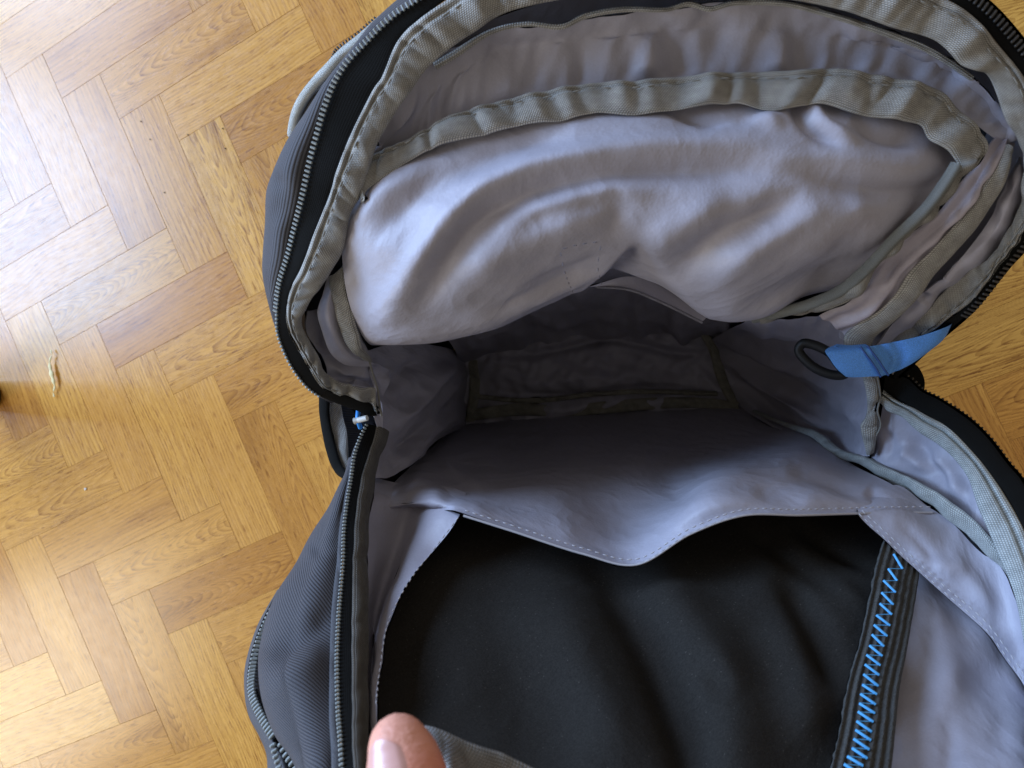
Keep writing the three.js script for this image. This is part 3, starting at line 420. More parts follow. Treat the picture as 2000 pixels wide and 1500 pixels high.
mesh('lining_gusset', cloth([[[733, 760, .494], [712, 757, .491], [690, 753, .489]], [[742, 785, .502], [725, 785, .50], [700, 770, .495]], [[748, 815, .508], [740, 812, .506], [722, 790, .50]], [[746, 850, .508], [740, 848, .506], [735, 830, .505]]], { nu: 20, nv: 30, byIndex: true, thick: .001 }), M.lining, bag);
{ const s = mesh('seam', tubeOf([[722, 707, .487], [728, 730, .489], [738, 762, .492], [741, 785, .497], [745, 812, .502]], .0007, 50, 6), M.darkThread, bag); s.userData.label = 'dark seam where the side lining meets the front'; }
mesh('lining_gusset', cloth([[[700, 330, .45], [790, 190, .44], [900, 70, .435], [1080, 0, .43], [1300, -40, .43], [1500, -40, .43], [1700, 0, .43], [1850, 60, .435], [1960, 160, .44], [2010, 280, .445]], [[700, 360, .455], [800, 260, .452], [900, 180, .45], [1080, 120, .448], [1300, 100, .447], [1500, 90, .447], [1680, 110, .447], [1820, 160, .45], [1910, 230, .452], [1960, 300, .455]]], { nu: 80, nv: 10, byIndex: true }), M.lining, bag);
mesh('lining_gusset', cloth([[[1940, 230, .445], [1900, 320, .447], [1830, 420, .455], [1770, 470, .463], [1720, 520, .47], [1650, 610, .486], [1640, 660, .495]], [[1985, 240, .44], [1960, 340, .445], [1900, 450, .455], [1840, 530, .465], [1780, 590, .476], [1710, 650, .492], [1690, 690, .5]], [[2050, 250, .43], [2045, 350, .438], [2006, 458, .452], [1958, 522, .463], [1902, 592, .475], [1825, 655, .495], [1760, 715, .508]]], { nu: 60, nv: 20, byIndex: true }), M.lining, bag);
// right side: lining strips between the bindings
mesh('lining_strip', cloth([[[1945, 262, .418], [1905, 322, .417], [1875, 357, .419], [1832, 415, .425], [1775, 460, .433], [1725, 507, .44], [1664, 585, .456], [1600, 616, .470]], [[1965, 270, .414], [1932, 330, .414], [1900, 385, .417], [1850, 440, .424], [1795, 490, .432], [1750, 535, .439], [1700, 605, .456], [1630, 640, .472]], [[1978, 280, .418], [1955, 330, .418], [1918, 390, .422], [1870, 445, .429], [1816, 506, .437], [1774, 545, .445], [1735, 605, .458], [1655, 660, .476]]], { nu: 120, nv: 24, byIndex: true, bend: (x, y, u, v) => wr(0.02, 0.003, 70)(x, y) + 0.0015 * Math.sin(v * 14) }), M.pink, bag, 'pinkish grey lining strip beside the binding');
mesh('binding', tape([[1968, 280, .412, 1980, 300, .413], [1955, 305, .412, 1972, 335, .413], [1925, 357, .415, 1954, 380, .417], [1870, 437, .424, 1908, 452, .426], [1816, 500, .432, 1858, 508, .434], [1774, 540, .44, 1822, 548, .442], [1748, 584, .448, 1795, 582, .449], [1720, 612, .456, 1770, 610, .457], [1678, 637, .466, 1742, 636, .466], [1653, 657, .472, 1712, 660, .475], [1650, 680, .478, 1700, 690, .482]], { nu: 240, nv: 16, puff: .004, pucker: .0014, rate: 70, shift: 40 }), M.twill, bag);
mesh('lining_strip', cloth([[[1985, 305, .424], [1965, 360, .425], [1925, 440, .432], [1862, 520, .444], [1799, 575, .456], [1747, 635, .473], [1703, 680, .487]], [[1992, 320, .418], [1978, 380, .421], [1940, 465, .431], [1880, 522, .443], [1825, 575, .455], [1775, 630, .471], [1722, 680, .486]], [[2005, 330, .424], [1995, 405, .430], [1945, 504, .445], [1900, 528, .452], [1850, 576, .463], [1802, 625, .475], [1742, 685, .491]]], { nu: 120, nv: 24, byIndex: true, bend: (x, y) => wr(0.02, 0.004, 74)(x, y) + folds([[[[1870, 500], [1850, 530], [1830, 545]], 12, .004], [[[1810, 570], [1800, 590]], 10, -.006]])(x, y) }), M.lining, bag);
// the sagging front lining
const wedge = (x, y) => {       // the hollow between the two lobes
  const a = toLine(x, y, [[1090, 610], [1180, 530], [1248, 455]]), b = toLine(x, y, [[1248, 455], [1310, 540], [1400, 640]]);
  return a[2] > 0 && b[2] > 0 && y > 450 ? -0.014 * smooth(0, 34, a[0]) * smooth(0, 80, b[0] + 6) : 0;
};
const frontFolds = folds([
  [[[725, 690], [770, 590], [830, 490], [900, 410], [1000, 345], [1150, 305], [1400, 284], [1680, 272]], 26, .011],
  [[[790, 660], [860, 540], [930, 440], [1040, 378], [1200, 340], [1450, 326], [1760, 336]], 26, -.012],
  [[[700, 520], [760, 430], [850, 350], [1000, 290], [1150, 262]], 26, -.008],
  [[[690, 450], [740, 390], [840, 320]], 18, .004],
  [[[930, 470], [1050, 405], [1180, 368], [1330, 352]], 26, .007],
  [[[860, 590], [960, 500], [1090, 440], [1230, 400]], 34, .007],
  [[[990, 450], [1100, 410], [1230, 385]], 18, -.005],
  [[[1190, 350], [1210, 410], [1180, 480]], 20, -.003],
  [[[1290, 560], [1380, 485], [1490, 425], [1590, 385]], 24, -.011],
  [[[1370, 580], [1460, 490], [1560, 430], [1660, 400]], 28, .008],
  [[[1250, 500], [1330, 435], [1440, 390]], 28, .007],
  [[[1540, 330], [1680, 372], [1800, 372], [1880, 350]], 22, -.008],
  [[[1450, 318], [1620, 310], [1820, 335]], 20, .004],
  [[[1540, 160], [1572, 240], [1650, 292]], 12, -.008],
  [[[1578, 160], [1605, 236], [1690, 284]], 13, .006],
  [[[1270, 190], [1400, 236], [1530, 205]], 15, -.008],
  [[[1660, 225], [1730, 268], [1820, 272]], 17, -.008],
  [[[1380, 250], [1470, 226], [1540, 250]], 13, .005],
  [[[900, 300], [1010, 272], [1130, 250]], 16, -.004],
  [[[940, 622], [1060, 562], [1190, 505]], 9, -.0035], [[[960, 635], [1080, 578], [1200, 520]], 8, .003], [[[1000, 570], [1100, 530], [1200, 485]], 8, -.0025], [[[1010, 610], [1080, 590], [1150, 560]], 6, -.002],
  [[[1420, 625], [1560, 570], [1690, 490]], 22, -.007],
  [[[1530, 530], [1640, 430], [1720, 385]], 24, .005],
]);
const front = mesh('lining_front', cloth([
  [[700, 370, .417], [760, 305, .415], [860, 262, .413], [960, 238, .411], [1100, 205, .409], [1300, 185, .407], [1450, 172, .407], [1600, 172, .408], [1740, 200, .41], [1830, 240, .412], [1890, 310, .416]],
  [[674, 450, .424], [740, 385, .408], [850, 330, .402], [970, 290, .399], [1110, 260, .396], [1300, 250, .395], [1450, 245, .395], [1600, 245, .396], [1720, 270, .40], [1800, 310, .405], [1862, 350, .418]],
  [[668, 515, .434], [740, 470, .410], [850, 430, .399], [980, 390, .394], [1120, 360, .392], [1300, 350, .392], [1450, 345, .392], [1580, 345, .394], [1690, 365, .399], [1770, 390, .408], [1824, 402, .424]],
  [[680, 580, .448], [750, 550, .42], [860, 520, .407], [990, 480, .402], [1130, 450, .40], [1290, 450, .402], [1440, 450, .40], [1560, 450, .402], [1650, 450, .41], [1710, 465, .42], [1758, 466, .435]],
  [[700, 642, .462], [760, 630, .434], [870, 610, .424], [1000, 565, .419], [1120, 530, .422], [1270, 530, .43], [1410, 550, .422], [1520, 545, .424], [1600, 525, .435], [1650, 520, .446], [1694, 525, .456]],
  [[722, 672, .478], [790, 672, .457], [875, 666, .449], [965, 640, .445], [1080, 594, .449], [1173, 566, .462], [1300, 602, .470], [1400, 622, .462], [1495, 620, .457], [1580, 585, .462], [1645, 564, .468]],
  [[740, 672, .53], [810, 662, .52], [900, 650, .51], [1000, 615, .51], [1100, 570, .52], [1200, 540, .53], [1300, 570, .54], [1400, 600, .53], [1490, 600, .52], [1570, 575, .52], [1630, 560, .51]]],
{ nu: 300, nv: 200, byIndex: true, bend: (x, y) => wedge(x, y) + 0.002 * noise(x * 0.006 + y * 0.004, y * 0.013 - x * 0.004, 80) + frontFolds(x, y) }), M.lining, bag, 'pale grey lining sagging from the front panel');

{
  const l = [];
  for (const path of [[[1094, 488, .4], [1130, 478, .4], [1172, 472, .4]], [[1094, 488, .4], [1102, 528, .404], [1120, 574, .425]], [[1174, 474, .4], [1168, 520, .406], [1176, 560, .42]]]) l.push(stitches(path.map(([x, y, d]) => [x, y, d - 0.0035]), { len: .0026, gap: .0024, r: .00032, lift: .0002 }));
  mesh('stitching', mergeGeometries(l), M.pink, front).userData.kind = 'stuff';
}
mesh('pocket_flap', cloth([[[1150, 560, .50], [1229, 540, .505], [1300, 560, .51], [1400, 600, .505]], [[1165, 560, .505], [1229, 566, .505], [1290, 590, .505], [1370, 630, .505]]], { nu: 60, nv: 10 }), M.lining, bag);
mesh('hem', tubeOf([[1165, 560, .504], [1229, 566, .504], [1290, 590, .504], [1372, 630, .503]], .0009, 60, 6), M.lining, bag);
// ---- outer shell of the front half, seen past the zipper
mesh('front_shell', cloth([
  [[860, -30, .38], [840, -35, .40], [830, -30, .44], [840, 0, .5]], [[765, 34, .388], [745, 40, .40], [738, 50, .43], [760, 80, .5]], [[715, 84, .392], [703, 92, .40], [695, 105, .43], [720, 130, .5]], [[664, 160, .398], [628, 190, .405], [605, 222, .43], [640, 250, .5]], [[630, 262, .407], [590, 262, .41], [564, 276, .435], [600, 300, .5]], [[613, 322, .413], [567, 318, .414], [538, 328, .438], [590, 345, .51]], [[601, 383, .419], [555, 378, .42], [520, 378, .447], [570, 400, .52]], [[584, 454, .428], [543, 450, .43], [516, 450, .455], [570, 470, .53]], [[573, 503, .434], [540, 502, .437], [516, 500, .462], [570, 520, .54]], [[557, 558, .443], [535, 552, .447], [522, 548, .47], [580, 570, .55]], [[540, 610, .451], [537, 605, .458], [536, 590, .48], [600, 640, .56]], [[555, 690, .467], [562, 685, .475], [570, 680, .50], [620, 690, .57]], [[600, 757, .483], [606, 750, .49], [615, 742, .51], [650, 740, .58]], [[650, 786, .496], [655, 780, .50], [665, 770, .52], [700, 760, .59]]],
{ nu: 60, nv: 170, byIndex: true, thick: .002, bend: (x, y, u) => 0.003 * Math.sin(Math.PI * clamp(u * 1.6)) + wr(0.008, 0.002, 90)(x, y) + folds([[[[540, 330], [560, 380], [545, 450]], 14, -.003]])(x, y) }), M.shell, bag, 'dark grey ribbed outside of the front panel');
const pocket = mesh('front_pocket', cloth([
  [[770, 30, .405], [755, 34, .41], [742, 48, .43], [760, 80, .48]], [[716, 80, .41], [706, 82, .415], [697, 84, .43], [720, 110, .49]], [[676, 130, .42], [668, 122, .42], [656, 114, .435], [690, 150, .5]], [[645, 175, .425], [632, 160, .425], [618, 155, .44], [660, 200, .5]], [[615, 215, .43], [600, 200, .43], [583, 198, .445], [630, 240, .5]], [[592, 255, .44], [580, 245, .44], [572, 240, .452], [610, 270, .51]], [[580, 285, .45], [574, 275, .45], [568, 266, .46], [600, 300, .52]]],
{ nu: 40, nv: 70, byIndex: true }), std(0.2, 0.19, 0.18, .8, { map: fuzz, bumpMap: fuzzBump, bumpScale: .0002 }), bag, 'outer pocket with a pale edged zipper');
mesh('piping', tubeOf([[745, 42, .417], [705, 78, .412], [673, 103, .414], [642, 135, .417], [620, 158, .421], [595, 190, .426], [581, 217, .432], [574, 243, .437], [571, 264, .443]], (.003), 120, 8), std(.9, .93, .88, .7, { bumpMap: twillBump, bumpScale: .0004 }), pocket, 'pale edge of the pocket zipper');
mesh('zipper_teeth', teeth([[738, 38, .432], [698, 72, .43], [664, 97, .433], [632, 129, .427], [609, 154, .431], [585, 186, .436], [570, 215, .442], [564, 242, .448], [563, 270, .454]], [[748, 44, .432], [708, 80, .43], [674, 105, .433], [642, 138, .437], [620, 162, .441], [595, 192, .446], [580, 220, .452], [574, 246, .458], [573, 270, .464]], { pitch: .0021, len: .0024, r: .0006, both: -.0008 }), M.darkTeeth, pocket).userData.kind = 'stuff';

// ---- back half: zipper, bindings and shell
const ZB = [[716, 828, .502], [703, 855, .496], [692, 890, .488], [685, 937, .477], [677, 987, .464], [672, 1037, .451], [670, 1100, .434], [666, 1150, .421], [662, 1200, .407], [659, 1275, .386], [659, 1325, .372], [662, 1400, .352], [666, 1450, .338], [670, 1510, .324], [674, 1580, .31], [680, 1700, .29]];
const ZBI = [[737, 832, .506], [731, 862, .5], [722, 890, .492], [708, 937, .48], [699, 987, .466], [694, 1037, .452], [692, 1100, .435], [690, 1150, .422], [689, 1200, .408], [689, 1275, .386], [690, 1325, .372], [691, 1400, .351], [692, 1450, .337], [695, 1510, .322], [698, 1580, .308], [704, 1700, .288]];
const ABI = [[760, 845, .508], [752, 872, .503], [741, 898, .496], [733, 937, .485], [723, 987, .471], [717, 1037, .457], [716, 1100, .438], [716, 1150, .424], [717, 1200, .409], [719, 1285, .386], [716, 1325, .374], [718, 1400, .352], [721, 1450, .337], [723, 1510, .32], [727, 1580, .306], [732, 1700, .285]];
const backTape = mesh('zipper_tape', tape(ZB.map((p, i) => [...p, ...ZBI[i]]), { nu: 220, nv: 8, puff: .0006, pucker: .0001, thick: .001 }), M.tape, bag, 'black zipper tape of the back panel');
mesh('zipper_teeth', teeth(ZB, ZBI, { pitch: .0025, len: .0026, r: .00078, lift: .0011 }), M.teeth, backTape, 'grey coil teeth running down the back panel').userData.kind = 'stuff';
mesh('binding', tape(ZBI.map((p, i) => [p[0], p[1], p[2] - .001, ABI[i][0], ABI[i][1], ABI[i][2] + .016]), { nu: 260, nv: 18, puff: .0034, pucker: .0009, rate: 50, thick: .002, shift: 51, bend: () => .0012 }), M.darkTwill, bag, 'dark soiled binding inside the back zipper');
mesh('zipper_edge', tape([[697, 862, .499, 702, 860, .498], [686, 893, .491, 692, 893, .490], [678, 937, .48, 684, 938, .479], [668, 987, .467, 676, 988, .466], [661, 1037, .454, 671, 1038, .453], [656, 1100, .437, 668, 1100, .436], [650, 1150, .424, 664, 1150, .423], [646, 1200, .41, 660, 1200, .409], [643, 1275, .389, 657, 1275, .388], [642, 1325, .375, 657, 1325, .374], [642, 1400, .355, 660, 1400, .354], [645, 1450, .341, 664, 1450, .34], [647, 1510, .327, 668, 1510, .326], [650, 1600, .309, 672, 1600, .308]], { nu: 180, nv: 8, puff: .0012, pucker: .0006, rate: 60, thick: .001, shift: 55 }), M.plainShell, bag);
mesh('back_shell', cloth([
  [[694, 888, .492], [686, 900, .50], [690, 920, .53], [720, 920, .58]], [[682, 937, .481], [677, 938, .485], [670, 940, .51], [710, 950, .57]], [[672, 987, .468], [660, 985, .472], [645, 988, .497], [690, 995, .57]], [[666, 1030, .457], [645, 1032, .462], [616, 1034, .487], [670, 1040, .56]], [[664, 1100, .441], [622, 1100, .444], [578, 1102, .472], [630, 1110, .56]], [[658, 1180, .419], [595, 1180, .421], [534, 1178, .452], [600, 1190, .55]], [[654, 1260, .397], [575, 1262, .399], [506, 1258, .432], [580, 1270, .54]], [[653, 1320, .381], [575, 1322, .382], [505, 1307, .412], [570, 1330, .53]], [[654, 1380, .365], [585, 1385, .366], [520, 1370, .399], [580, 1400, .52]], [[657, 1440, .348], [600, 1448, .351], [545, 1437, .383], [600, 1450, .51]], [[660, 1510, .332], [620, 1520, .335], [585, 1505, .366], [630, 1520, .5]], [[656, 1650, .306], [640, 1660, .318], [630, 1650, .345], [680, 1650, .49]]],
{ nu: 80, nv: 170, byIndex: true, thick: .002, turn: -0.78, bend: (x, y, u) => 0.004 * Math.sin(Math.PI * clamp(u * 1.5)) + wr(0.009, 0.003, 95)(x, y) + folds([[[[660, 1185], [600, 1240], [530, 1300]], 22, -.005], [[[650, 1260], [590, 1320], [530, 1360]], 26, .004], [[[670, 1040], [640, 1070], [610, 1090]], 14, -.003]])(x, y) }), M.shell, bag, 'dark grey ribbed outside of the back panel');
const rear = mesh('rear_compartment', cloth([
  [[560, 1150, .462], [548, 1150, .468], [545, 1155, .50], [600, 1170, .55]], [[520, 1200, .45], [512, 1215, .452], [506, 1222, .48], [560, 1230, .55]], [[510, 1280, .43], [492, 1282, .432], [482, 1300, .46], [540, 1300, .54]], [[520, 1340, .415], [492, 1345, .412], [480, 1355, .44], [540, 1360, .53]], [[530, 1390, .402], [505, 1395, .396], [488, 1400, .425], [550, 1400, .53]], [[550, 1440, .388], [525, 1440, .381], [508, 1440, .41], [560, 1450, .52]], [[575, 1490, .374], [545, 1480, .368], [522, 1480, .395], [580, 1500, .51]], [[600, 1560, .36], [560, 1540, .354], [522, 1550, .38], [590, 1560, .5]], [[620, 1660, .34], [580, 1650, .335], [530, 1660, .36], [600, 1660, .49]]],
{ nu: 50, nv: 90, byIndex: true, thick: .002 }), M.plainShell, bag, 'rear compartment with its own zipper');
const Z2 = [[552, 1142, .462], [531, 1180, .452], [512, 1220, .444], [497, 1262, .433], [488, 1305, .423], [486, 1340, .412], [491, 1368, .403], [502, 1395, .394], [517, 1422, .385], [532, 1448, .377]];
const Z2R = [[562, 1148, .462], [540, 1188, .452], [522, 1226, .444], [507, 1265, .433], [497, 1306, .423], [495, 1338, .412], [501, 1362, .403], [516, 1386, .394], [531, 1411, .385], [546, 1438, .377]];
const coilTape = mesh('zipper_tape', tape(Z2.map((p, i) => [p[0] - 4, p[1] + 1, p[2] + .0015, Z2R[i][0] + 6, Z2R[i][1] - 3, Z2R[i][2] + .0015]), { nu: 120, nv: 8, puff: .0006, pucker: 0, thick: .001 }), M.tape, rear);
mesh('zipper_teeth', mergeGeometries([teeth(Z2, Z2R, { pitch: .0026, len: .0046, r: .00095, lift: .0012, both: .0018 }), teeth([[534, 1452, .376], [540, 1475, .371], [547, 1500, .365], [552, 1545, .356]], [[550, 1447, .376], [556, 1470, .371], [563, 1495, .365], [568, 1540, .356]], { pitch: .0032, len: .0036, r: .001 }), teeth([[549, 1450, .375], [562, 1478, .368], [578, 1502, .361], [596, 1545, .352]], [[535, 1458, .375], [548, 1486, .368], [564, 1510, .361], [582, 1553, .352]], { pitch: .0032, len: .0036, r: .001 })]), M.teeth, coilTape).userData.kind = 'stuff';
// right hand zipper of the back half
const ZRo = [[1728, 736, .50], [1768, 738, .497], [1799, 764, .49], [1835, 782, .482], [1890, 818, .47], [1931, 857, .461], [1967, 904, .452], [2000, 945, .444], [2050, 1040, .428], [2085, 1180, .404], [2100, 1340, .372], [2105, 1500, .34], [2105, 1700, .30]];
const ZRi = [[1725, 762, .503], [1751, 780, .50], [1780, 795, .492], [1807, 810, .485], [1850, 834, .473], [1890, 872, .463], [1925, 912, .454], [1960, 962, .445], [2005, 1045, .429], [2045, 1180, .404], [2062, 1340, .372], [2066, 1500, .34], [2066, 1700, .30]];
const FI = [[1722, 790, .506], [1732, 802, .503], [1763, 817, .497], [1790, 842, .489], [1829, 868, .478], [1862, 896, .468], [1890, 934, .459], [1910, 990, .450], [1940, 1060, .437], [1985, 1180, .414], [2005, 1340, .382], [2010, 1500, .35], [2010, 1700, .31]];
const rightTape = mesh('zipper_tape', tape(ZRo.map((p, i) => [...p, ...ZRi[i]]), { nu: 220, nv: 10, puff: .001, pucker: .0003, thick: .0015, shift: 61 }), M.tape, bag, 'wide black zipper tape at the edge of the back panel');
mesh('zipper_teeth', teeth(ZRo.map(([x, y, d]) => [x + 3, y - 2, d + .003]), ZRi, { pitch: .0028, len: .004, r: .0009, lift: -.001 }), M.darkTeeth, rightTape).userData.kind = 'stuff';
const bindR = mesh('binding', tape(ZRi.map((p, i) => [p[0], p[1], p[2] - .001, FI[i][0], FI[i][1], FI[i][2] - .002]), { nu: 260, nv: 26, puff: .0035, pucker: .0012, rate: 55, thick: .002, shift: 66, groove: .0035 }), M.piping, bag, 'pale twill binding beside the black zipper');
mesh('side_pocket_edge', cloth([[[1770, 705, .52], [1795, 720, .522], [1806, 745, .53], [1803, 775, .54]], [[1755, 720, .525], [1775, 735, .527], [1785, 755, .534], [1780, 780, .544]]], { nu: 30, nv: 8, thick: .002 }), M.tape, bag);
mesh('side_pocket', cloth([[[1780, 728, .53], [1792, 750, .537], [1795, 790, .548]], [[1740, 730, .55], [1750, 760, .555], [1760, 800, .56]]], { nu: 20, nv: 12, thick: .002 }), M.plainShell, bag);
mesh('edge_shell', cloth([ZRo.map(([x, y, d]) => [x - 2, y + 1, d + .0015]), ZRo.map(([x, y, d]) => [x - 8, y + 2, d + .02]), ZRo.map(([x, y, d]) => [x - 50, y + 10, d + .09])], { nu: 120, nv: 16, byIndex: true, thick: .002 }), M.plainShell, bag);
mesh('edge_shell', cloth([ZF.slice(22).map(([x, y, d]) => [x - 3, y, d + .0015]), ZF.slice(22).map(([x, y, d]) => [x - 10, y + 4, d + .02]), ZF.slice(22).map(([x, y, d]) => [x * .96 + 50, y * .92 + 60, d + .09])], { nu: 160, nv: 16, byIndex: true, thick: .002 }), M.plainShell, bag);
// ---- side pocket flap beside the left end of the zipper
const flap = mesh('side_flap', cloth([[[640, 765, .535], [645, 815, .535], [653, 855, .532], [665, 904, .527], [682, 930, .52]], [[668, 770, .54], [672, 815, .54], [680, 860, .536], [684, 910, .53], [692, 932, .522]], [[720, 780, .55], [724, 820, .55], [716, 860, .545], [712, 910, .54], [710, 940, .53]]], { nu: 50, nv: 30, byIndex: true }), M.shell, bag, 'lavender grey side flap with a black edge');
mesh('edging', tape([[621, 765, .532, 642, 768, .529], [622, 808, .532, 643, 814, .529], [629, 853, .529, 651, 854, .526], [637, 887, .526, 657, 881, .523], [647, 913, .523, 665, 905, .52], [657, 928, .52, 672, 917, .517], [672, 937, .516, 684, 926, .513], [688, 945, .512, 696, 934, .51]], { nu: 90, puff: .002, pucker: .0003 }), M.tape, flap, 'black edging');
mesh('binding', tape([[641, 768, .533, 663, 770, .533], [643, 814, .533, 669, 810, .533], [651, 854, .530, 677, 842, .53], [657, 881, .527, 680, 872, .527], [665, 905, .524, 682, 902, .524], [677, 924, .52, 688, 922, .52]], { nu: 70, puff: .0012, pucker: .0012, rate: 60, shift: 77 }), M.twill, flap);
mesh('zipper_stop', (() => { const a = P([694, 822, .499]), b = P([718, 816, .496]), d = b.clone().sub(a), L = d.length(); const g = mergeGeometries([new THREE.CylinderGeometry(.0019, .0019, L * .72, 16).translate(0, L * .1, 0), new THREE.CylinderGeometry(.0013, .0023, L * .3, 16).translate(0, -L * .4, 0)]); g.applyQuaternion(new THREE.Quaternion().setFromUnitVectors(V(0, 1, 0), d.normalize())); const m = a.add(b).multiplyScalar(.5); g.translate(m.x, m.y, m.z); return g; })(), M.white, bag, 'small white stop at the end of the zipper');
mesh('pull_cord', tubeOf([[702, 790, .52], [700, 803, .516], [699, 818, .512], [704, 835, .52]], .0017, 20, 8), std(0.05, 0.3, 0.8, .4), bag, 'bright blue pull cord');
// ---- blue loop with the black ring
mesh('blue_loop', cloth([
  [[1630, 676, .462], [1640, 679, .4605], [1681, 678, .462], [1725, 672, .463], [1794, 657, .462], [1842, 641, .461], [1859, 632, .466], [1852, 630, .48], [1820, 640, .50]], [[1624, 700, .462], [1655, 708, .4605], [1695, 706, .462], [1740, 702, .463], [1800, 684, .462], [1835, 668, .464], [1846, 658, .469], [1840, 655, .483], [1815, 662, .502]], [[1640, 728, .463], [1662, 736, .4615], [1700, 735, .463], [1732, 733, .464], [1776, 713, .463], [1806, 693, .465], [1822, 680, .472], [1822, 678, .486], [1800, 690, .504]]],
{ nu: 120, nv: 24, byIndex: true, thick: .0018, bend: (x, y, u, v) => -.002 * Math.exp(-(((u - .37) / .02) ** 2)) - .002 * Math.exp(-(((u - .42) / .02) ** 2)) }), M.blueTape, bag, 'bright blue webbing loop');
mesh('loop_fold', cloth([[[1634, 672, .467], [1660, 674, .466], [1690, 672, .467]], [[1612, 684, .457], [1650, 684, .4575], [1700, 679, .459]], [[1620, 700, .456], [1655, 705, .4565], [1705, 700, .458]], [[1634, 720, .457], [1660, 726, .4575], [1715, 722, .459]], [[1652, 736, .458], [1672, 737, .459], [1722, 734, .46]]], { nu: 40, nv: 30, byIndex: true, thick: .0016 }), M.blueTape, bag, 'folded end of the blue loop');
mesh('stitching', mergeGeometries([tubeOf([[1680, 677, .4585], [1690, 691, .4575], [1703, 708, .4572], [1712, 722, .4575], [1720, 736, .4585]], .0007, 40, 6), tubeOf([[1694, 675, .459], [1705, 690, .458], [1717, 706, .4577], [1726, 720, .458], [1735, 733, .459]], .0007, 40, 6)]), M.navy, bag, 'dark blue double seam across the loop');
{
  const c = [[1560, 684, .472], [1568, 671, .470], [1590, 674, .467], [1622, 690, .463], [1645, 712, .461], [1650, 730, .462], [1634, 733, .464], [1606, 726, .467], [1580, 710, .470]];
  mesh('plastic_ring', new THREE.TubeGeometry(new THREE.CatmullRomCurve3(c.map(P), true), 90, .0029, 12, true), M.plastic, bag, 'black plastic ring on the blue loop');
}
// ---- grey hem held by the thumb
mesh('held_hem', tape([[800, 1425, .262, 800, 1520, .262], [835, 1421, .261, 845, 1490, .259], [872, 1427, .262, 880, 1500, .258], [916, 1451, .265, 900, 1540, .262], [960, 1467, .268, 940, 1570, .265], [992, 1478, .27, 980, 1590, .268], [1032, 1497, .273, 1020, 1610, .27], [1100, 1530, .276, 1080, 1640, .273], [1250, 1600, .28, 1230, 1710, .277]], { nu: 160, nv: 20, puff: .004, pucker: .0012, rate: 60, thick: .003, shift: 81 }), M.greyTwill, bag, 'grey woven hem held under the thumb');
mesh('back_top', cloth([[[690, 1650, .30], [1000, 1650, .30], [1300, 1660, .295], [1640, 1670, .295], [2080, 1690, .305]], [[760, 1590, .268], [1000, 1640, .272], [1250, 1690, .28], [1640, 1720, .288], [2080, 1740, .298]], [[700, 1720, .285], [1000, 1760, .285], [1300, 1790, .285], [1640, 1800, .29], [2080, 1800, .3]], [[700, 1650, .345], [1000, 1660, .35], [1300, 1670, .35], [1640, 1670, .35], [2060, 1650, .345]]], { nu: 80, nv: 30 }), M.plainShell, bag);

// ---------------------------------------------------------------- the furniture foot at the edge of the picture
{
  const g = new THREE.LatheGeometry([[0, 0], [.021, 0], [.0225, .003], [.0215, .012], [.0205, .02], [.023, .1], [.026, .42], [0, .42]].map(([x, y]) => new THREE.Vector2(x, y)), 28);
  const f = tag(mesh('furniture_leg', g, std(0.05, 0.022, 0.012, 0.45)), 'dark brown wooden furniture leg standing at the edge of the floor', 'furniture leg');
  f.position.copy(P(at(-22, 772, 0)));
}
